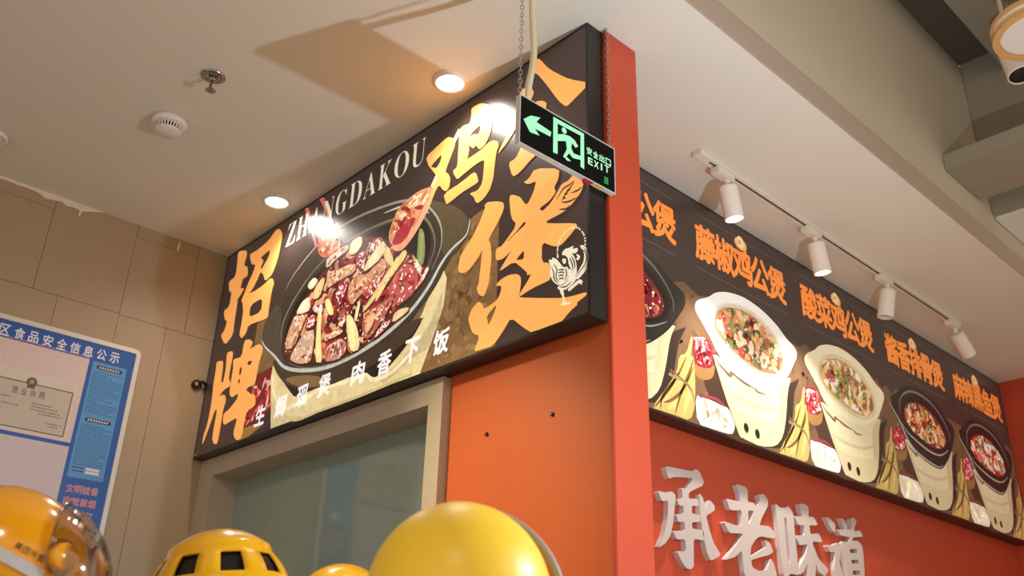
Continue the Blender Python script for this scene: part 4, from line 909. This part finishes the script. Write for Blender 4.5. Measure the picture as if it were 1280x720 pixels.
kid(MB().tube(spline([ct, ct + Vector((0.002, 0.004, 0.05)), ct + Vector((0.006, 0.014, 0.14)), ct + Vector((0.0, 0.012, 0.28)), (ct.x, ct.y + 0.01, H - 0.001)], 6), 0.0085, 12), 'conduit', M['conduit'], ex, smooth=True)

# ------------------------------------------------------------------ upper hall fittings
d = ray(1300, 42); p = CAM + d * ((3.45 - CAM.z) / d.z)
t = thing('ring_lamp', 'round hanging lamp with two pale wooden rims above the hall', 'lamp', p)
for h0, h1, ro in ((0.0, 0.016, 0.132), (0.036, 0.05, 0.132)):
    kid(MB().lathe([(ro, h0), (ro, h1), (ro - 0.022, h1), (ro - 0.022, h0)], p, n=56, close=True), 'wooden_rim', M['lampwood'], t, smooth=False)
kid(MB().lathe([(0.108, 0.017), (0.126, 0.017), (0.126, 0.0355), (0.108, 0.0355)], p, n=48, close=True), 'white_band', M['white'], t)
kid(MB().lathe([(0.0001, 0.008), (0.109, 0.008), (0.109, 0.012), (0.0001, 0.012)], p, n=48), 'diffuser', M['white'], t)
for i in range(3):
    a = 2 * math.pi * i / 3 + 0.4; kid(MB().cyl((p.x + 0.11 * math.cos(a), p.y + 0.11 * math.sin(a), p.z + 0.05), (p.x + 0.02 * math.cos(a), p.y + 0.02 * math.sin(a), 4.25), 0.0016, n=6), 'suspension_wire', M['steel'], t)
kid(MB().lathe([(0.0001, 4.25 - p.z - 0.02), (0.04, 4.25 - p.z - 0.02), (0.04, 4.257 - p.z), (0.0001, 4.257 - p.z)], p, n=24), 'ceiling_cup', M['white'], t)
d = ray(1264, 62); q = CAM + d * ((3.72 - CAM.z) / d.z)
t = thing('cylinder_downlight', 'white cylinder downlight with black lens hanging behind the ring lamp', 'ceiling light', q)
dn = Vector((0.12, -0.1, -1)).normalized()
kid(MB().lathe([(0.0001, 0), (0.046, 0), (0.046, 0.13), (0.043, 0.133), (0.041, 0.13), (0.041, 0.116), (0.0001, 0.116)], q, dn, 36), 'barrel', M['spotwhite'], t)
kid(MB().lathe([(0.0405, 0.1175), (0.0405, 0.128), (0.022, 0.119), (0.0001, 0.119)], q, dn, 32), 'lens', M['blackplastic'], t, smooth=True)
kid(MB().cyl((q.x, q.y, q.z - 0.002), (q.x, q.y, 4.1395), 0.008), 'stem', M['spotwhite'], t)
for x0, lb in ((-0.795, 'slim white ceiling rail under the upper beam, nearer the soffit'), (-0.745, 'slim white ceiling rail under the upper beam, farther from the soffit')):
    o = MB().box((x0 - 0.008, 0.5, 4.115), (x0 + 0.008, 3.2, 4.1395)).build('ceiling_rail', M['white'], bevel=0.002)
    tag(o, lb, 'rail', 'rails under the upper beam')

# ------------------------------------------------------------------ riders' helmets
def shell_mesh(mb, R, n_lat, n_lon, lat0, sc=(1, 1, 1), skip=None, step=None, thick=0.0):
    """dome from the pole down to latitude lat0 (degrees); skip(i,j) leaves openings; step(lat)->radius factor"""
    rows = []
    for i in range(n_lat + 1):
        la = 90 - (90 - lat0) * i / n_lat; k = step(la) if step else 1.0
        rows.append([Vector((R * k * math.cos(math.radians(la)) * math.cos(2 * math.pi * j / n_lon) * sc[0], R * k * math.cos(math.radians(la)) * math.sin(2 * math.pi * j / n_lon) * sc[1], R * k * math.sin(math.radians(la)) * sc[2])) for j in range(n_lon)])
    vs = [v for r in rows for v in r]; fs = []
    for i in range(n_lat):
        for j in range(n_lon):
            if skip and skip(i, j): continue
            fs.append((i * n_lon + j, (i + 1) * n_lon + j, (i + 1) * n_lon + (j + 1) % n_lon, i * n_lon + (j + 1) % n_lon))
    mb.add(vs, fs); return mb
def hkid(mb, name, m, parent, smooth=True, solid=0):
    o = mb.build(name, m, parent, smooth=smooth)
    if solid:
        md = o.modifiers.new('thickness', 'SOLIDIFY'); md.thickness = solid; md.offset = -1
    return o
def cam_point(x, y, D): return CAM + ray(x, y) * D
facing = math.atan2(C_F.y, C_F.x)      # heading of the photographer's view
def hempty(name, label, loc, rot): 
    t = thing(name, label, 'helmet', loc); t.rotation_euler = rot; return t

# 1 - visor helmet at the left, looking right
R1 = 0.117
h = hempty('visor_helmet', 'amber riding helmet with raised clear visor and grey reflective stripe', cam_point(0, 706, 1.40), (0.0, math.radians(24), facing - math.radians(76)))
def oldk(la): return 1.0 if la > 8 else 1 - (8 - la) * 0.003
hkid(shell_mesh(MB(), R1, 30, 56, -32, (1.1, 0.94, 1.0), step=oldk), 'shell', M['helmet_o'], h, solid=0.004)
mb = MB()
for la0, la1, a0, a1, rad in ((2, 10, 50, 310, 1.006),):
    N = 60; rows = []
    for la in (la1, la0):
        rows.append([Vector((R1 * rad * math.cos(math.radians(la)) * math.cos(math.radians(a0 + (a1 - a0) * j / N)) * 1.1, R1 * rad * math.cos(math.radians(la)) * math.sin(math.radians(a0 + (a1 - a0) * j / N)) * 0.94, R1 * rad * math.sin(math.radians(la)))) for j in range(N + 1)])
    mb.add(rows[0] + rows[1], [(j, N + 1 + j, N + 2 + j, j + 1) for j in range(N)])
hkid(mb, 'reflective_stripe', M['tape'], h)
side = -1
def on_shell(az, la, k=1.0):
    az, la = math.radians(az), math.radians(la)
    return Vector((R1 * k * math.cos(la) * math.cos(az) * 1.1, R1 * k * math.cos(la) * math.sin(az) * 0.94, R1 * k * math.sin(la)))
kp = on_shell(-46, 22); kn = kp.normalized()
piv = hkid(MB().lathe([(0.0001, 0.018), (0.018, 0.018), (0.021, 0.014), (0.0215, -0.004), (0.0001, -0.004)], kp, kn, 28), 'visor_pivot', M['helmet_o'], h)
hkid(MB().lathe([(0.0235, -0.002), (0.027, 0.004), (0.027, 0.008), (0.0235, 0.006)], kp, kn, 28, close=True), 'pivot_ring', M['visor'], piv)
kp2 = on_shell(46, 22)
hkid(MB().lathe([(0.0001, 0.018), (0.018, 0.018), (0.021, 0.014), (0.0215, -0.004), (0.0001, -0.004)], kp2, kp2.normalized(), 28), 'visor_pivot', M['helmet_o'], h)
mb = MB(); N = 32; rows = []
for i in range(11):
    f_ = i / 10; row = []
    for j in range(N + 1):
        a_ = math.radians(-84 + 168 * j / N); ro = math.cos(a_)
        ph = math.radians(76 - 96 * f_); kk = 1.08 + 0.36 * f_ ** 0.9
        row.append(Vector((R1 * (0.62 * (1 - ro) + 1.1 * kk * ro * math.cos(ph)), R1 * 0.80 * math.sin(a_), R1 * (0.37 * (1 - ro) + kk * ro * math.sin(ph)))))
    rows.append(row)
mb.add([v for r in rows for v in r], [(i * (N + 1) + j, (i + 1) * (N + 1) + j, (i + 1) * (N + 1) + j + 1, i * (N + 1) + j + 1) for i in range(len(rows) - 1) for j in range(N)])
vis = hkid(mb, 'visor', M['visor'], h, solid=0.003)
hkid(MB().tube(rows[0], 0.0028, 6), 'visor_rim', M['visor'], vis)
# brand lettering on the side of the shell
mb = MB()
for i, ch in enumerate('美团外卖'):
    vs, fs = glyph(ch, 0.0); out = []
    for x, y in vs:
        az = -77 + (i + x) * 5.6; la = 13.5 + y * 6.0
        out.append(on_shell(az, la, 1.006))
    mb.add(out, fs)
hkid(mb, 'lettering', mat('helmet_lettering', (52, 44, 30), 0.5), h, smooth=False)

# 2 - helmet with square vents
R2 = 0.134
h = hempty('vented_helmet', 'yellow riding helmet with a row of square black vents', cam_point(274, 757, 1.65), (0.0, 0.0, facing + math.radians(90)))
h.rotation_euler = (Matrix.Rotation(math.radians(-9), 3, C_F) @ Matrix.Rotation(facing, 3, 'Z')).to_euler()
def capk(la): return 1.0 if la > 46 else (1.0 - 0.05 * (46 - la) / 3 if la > 43 else 0.95 + 0.03 * (43 - la) / 60)
NL, NO = 40, 54
def vent(i, j):
    la = 90 - (90 + 25) * (i + 0.5) / NL
    return 18 < la < 38 and j % 6 in (0, 1, 2)
hkid(shell_mesh(MB(), R2, NL, NO, -25, (1.02, 1.0, 1.0), skip=vent, step=capk), 'shell', M['helmet'], h, solid=0.005)
hkid(shell_mesh(MB(), R2 * 0.90, 20, 40, -20), 'liner', M['blackplastic'], h)
# 3 - far helmet
h = hempty('small_helmet', 'plain glossy yellow riding helmet between the vented and the large satin helmet', cam_point(425, 777, 2.12), (0, 0, facing))
hkid(shell_mesh(MB(), 0.129, 26, 48, -25, (1.08, 0.95, 1.0)), 'shell', M['helmet'], h, solid=0.004)
hkid(MB().tube([Vector((0.129 * 1.08 * 0.91 * math.cos(t), 0.129 * 0.95 * 0.91 * math.sin(t), -0.0545)) for t in [2 * math.pi * i / 40 for i in range(41)]], 0.004, 6), 'rim_band', M['rubber'], h)
# 4 - large satin helmet with grey visor edge
R4 = 0.128
h = hempty('satin_helmet', 'large smooth satin yellow riding helmet with grey visor edge', cam_point(573, 752, 1.2), (0, 0, facing - math.radians(70)))
hkid(shell_mesh(MB(), R4, 34, 56, -30, (1.0, 0.96, 1.0)), 'shell', M['helmet_m'], h, solid=0.004)
def s4(az, la, k): 
    az, la = math.radians(az), math.radians(la); return Vector((R4 * k * math.cos(la) * math.cos(az), R4 * 0.96 * k * math.cos(la) * math.sin(az), R4 * k * math.sin(la)))
h.rotation_euler = (0, 0, facing)       # local +x points away from the photographer
arc = []
for i in range(41):
    t = math.radians(-40 + 150 * i / 40)
    arc.append(Vector((0.035, -0.006 - R4 * 1.045 * math.sin(t), R4 * 1.0 * math.cos(t))))
mb = MB(); n = len(arc)
hkid(MB().tube(arc, 0.0055, 8), 'visor_edge', M['rubber'], h)
rows = []
for i in range(9):
    f_ = i / 8; rows.append([Vector((p_.x + 0.11 * math.sin(f_ * 1.5), p_.y * (1 - 0.5 * f_ * f_), p_.z * (1 - 0.5 * f_ * f_))) for p_ in arc])
mb.add([v for r in rows for v in r], [(i * n + j, (i + 1) * n + j, (i + 1) * n + j + 1, i * n + j + 1) for i in range(8) for j in range(n - 1)])
hkid(mb, 'visor', M['visor'], h)

# ------------------------------------------------------------------ the riders who wear the helmets (below the picture's edge)
M['body'] = print_mat('rider_body', 0.7, 0.0, 0.05)
def person(x, y, zhead, heading, label):
    k = zhead / 1.63
    J = []; E_ = []; Rd = []
    def j(px, py, pz, r, par=None):
        J.append((px * k, py * k, pz * k)); Rd.append(r)
        if par is not None: E_.append((par, len(J) - 1))
        return len(J) - 1
    pel = j(0, 0, 0.95, 0.15); ab = j(0.01, 0, 1.10, 0.135, pel); ch_ = j(0.0, 0, 1.30, 0.155, ab); nk0 = j(-0.01, 0, 1.44, 0.075, ch_)
    nk = j(0.0, 0, 1.50, 0.056, nk0); hd0 = j(0.015, 0, 1.57, 0.075, nk); hd = j(0.015, 0, 1.65, 0.088, hd0); j(0.01, 0, 1.71, 0.07, hd)
    j(0.105, 0, 1.60, 0.014, hd0)                                   # nose
    for s_ in (-1, 1):
        sh = j(0, s_ * 0.17, 1.40, 0.07, ch_); el = j(-0.03, s_ * 0.25, 1.12, 0.046, sh); wr = j(0.05, s_ * 0.26, 0.88, 0.03, el)
        pm = j(0.065, s_ * 0.26, 0.80, 0.034, wr)
        for f_, (fx, L) in enumerate(((0.028, 0.075), (0.010, 0.088), (-0.009, 0.082), (-0.026, 0.064))):
            a = j(0.065 + fx, s_ * 0.26, 0.765, 0.011, pm); b = j(0.068 + fx, s_ * 0.252, 0.765 - L * 0.55, 0.0095, a); j(0.066 + fx, s_ * 0.238, 0.765 - L, 0.008, b)
        a = j(0.105, s_ * 0.25, 0.80, 0.011, pm); j(0.118, s_ * 0.242, 0.765, 0.009, a)
        hp = j(0, s_ * 0.09, 0.90, 0.10, pel); kn_ = j(0.02, s_ * 0.10, 0.50, 0.062, hp); an = j(-0.01, s_ * 0.10, 0.10, 0.042, kn_); ft = j(0.05, s_ * 0.10, 0.045, 0.045, an); j(0.16, s_ * 0.115, 0.035, 0.035, ft)
    me = bpy.data.meshes.new('skeleton'); me.from_pydata(J, E_, []); o = bpy.data.objects.new('skeleton', me); COL.objects.link(o)
    md = o.modifiers.new('skin', 'SKIN'); o.modifiers.new('sub', 'SUBSURF').levels = 2
    for v, r in zip(me.skin_vertices[0].data, Rd): v.radius = (r * k, r * k)
    me.skin_vertices[0].data[0].use_root = True
    dg = bpy.context.evaluated_depsgraph_get(); nm = bpy.data.meshes.new_from_object(o.evaluated_get(dg)); bpy.data.objects.remove(o)
    z0 = min(v.co.z for v in nm.vertices)
    at = nm.attributes.new('ink', 'FLOAT_COLOR', 'FACE'); cs = []
    for p_ in nm.polygons:
        z = p_.center.z / k; wide = abs(p_.center.y) / k > 0.2
        cs += lin((40, 36, 34) if z < 0.09 else (52, 54, 62) if z < 0.95 and not wide else (214, 170, 140) if z > 1.48 or (wide and z < 0.87) else (70, 66, 64))
    at.data.foreach_set('color', np.array(cs, dtype=np.float32)); nm.name = 'person'
    o = link('person', nm, M['body'], None, True); o.location = (x, y, -z0); o.rotation_euler = (0, 0, heading)
    return tag(o, label, 'person')
for (px_, py_, D_), hdg, lb in (((0, 706, 1.40), facing - math.radians(76), 'person standing under the amber visor helmet'), ((274, 757, 1.65), facing - math.radians(76), 'person standing under the yellow vented helmet'),
                                ((425, 777, 2.12), facing - math.radians(45), 'person standing under the plain glossy yellow helmet'), ((573, 752, 1.2), facing, 'person standing under the satin yellow helmet')):
    c = cam_point(px_, py_, D_)
    person(c.x - 0.01 * math.cos(hdg), c.y - 0.01 * math.sin(hdg), c.z - 0.035, hdg, lb)
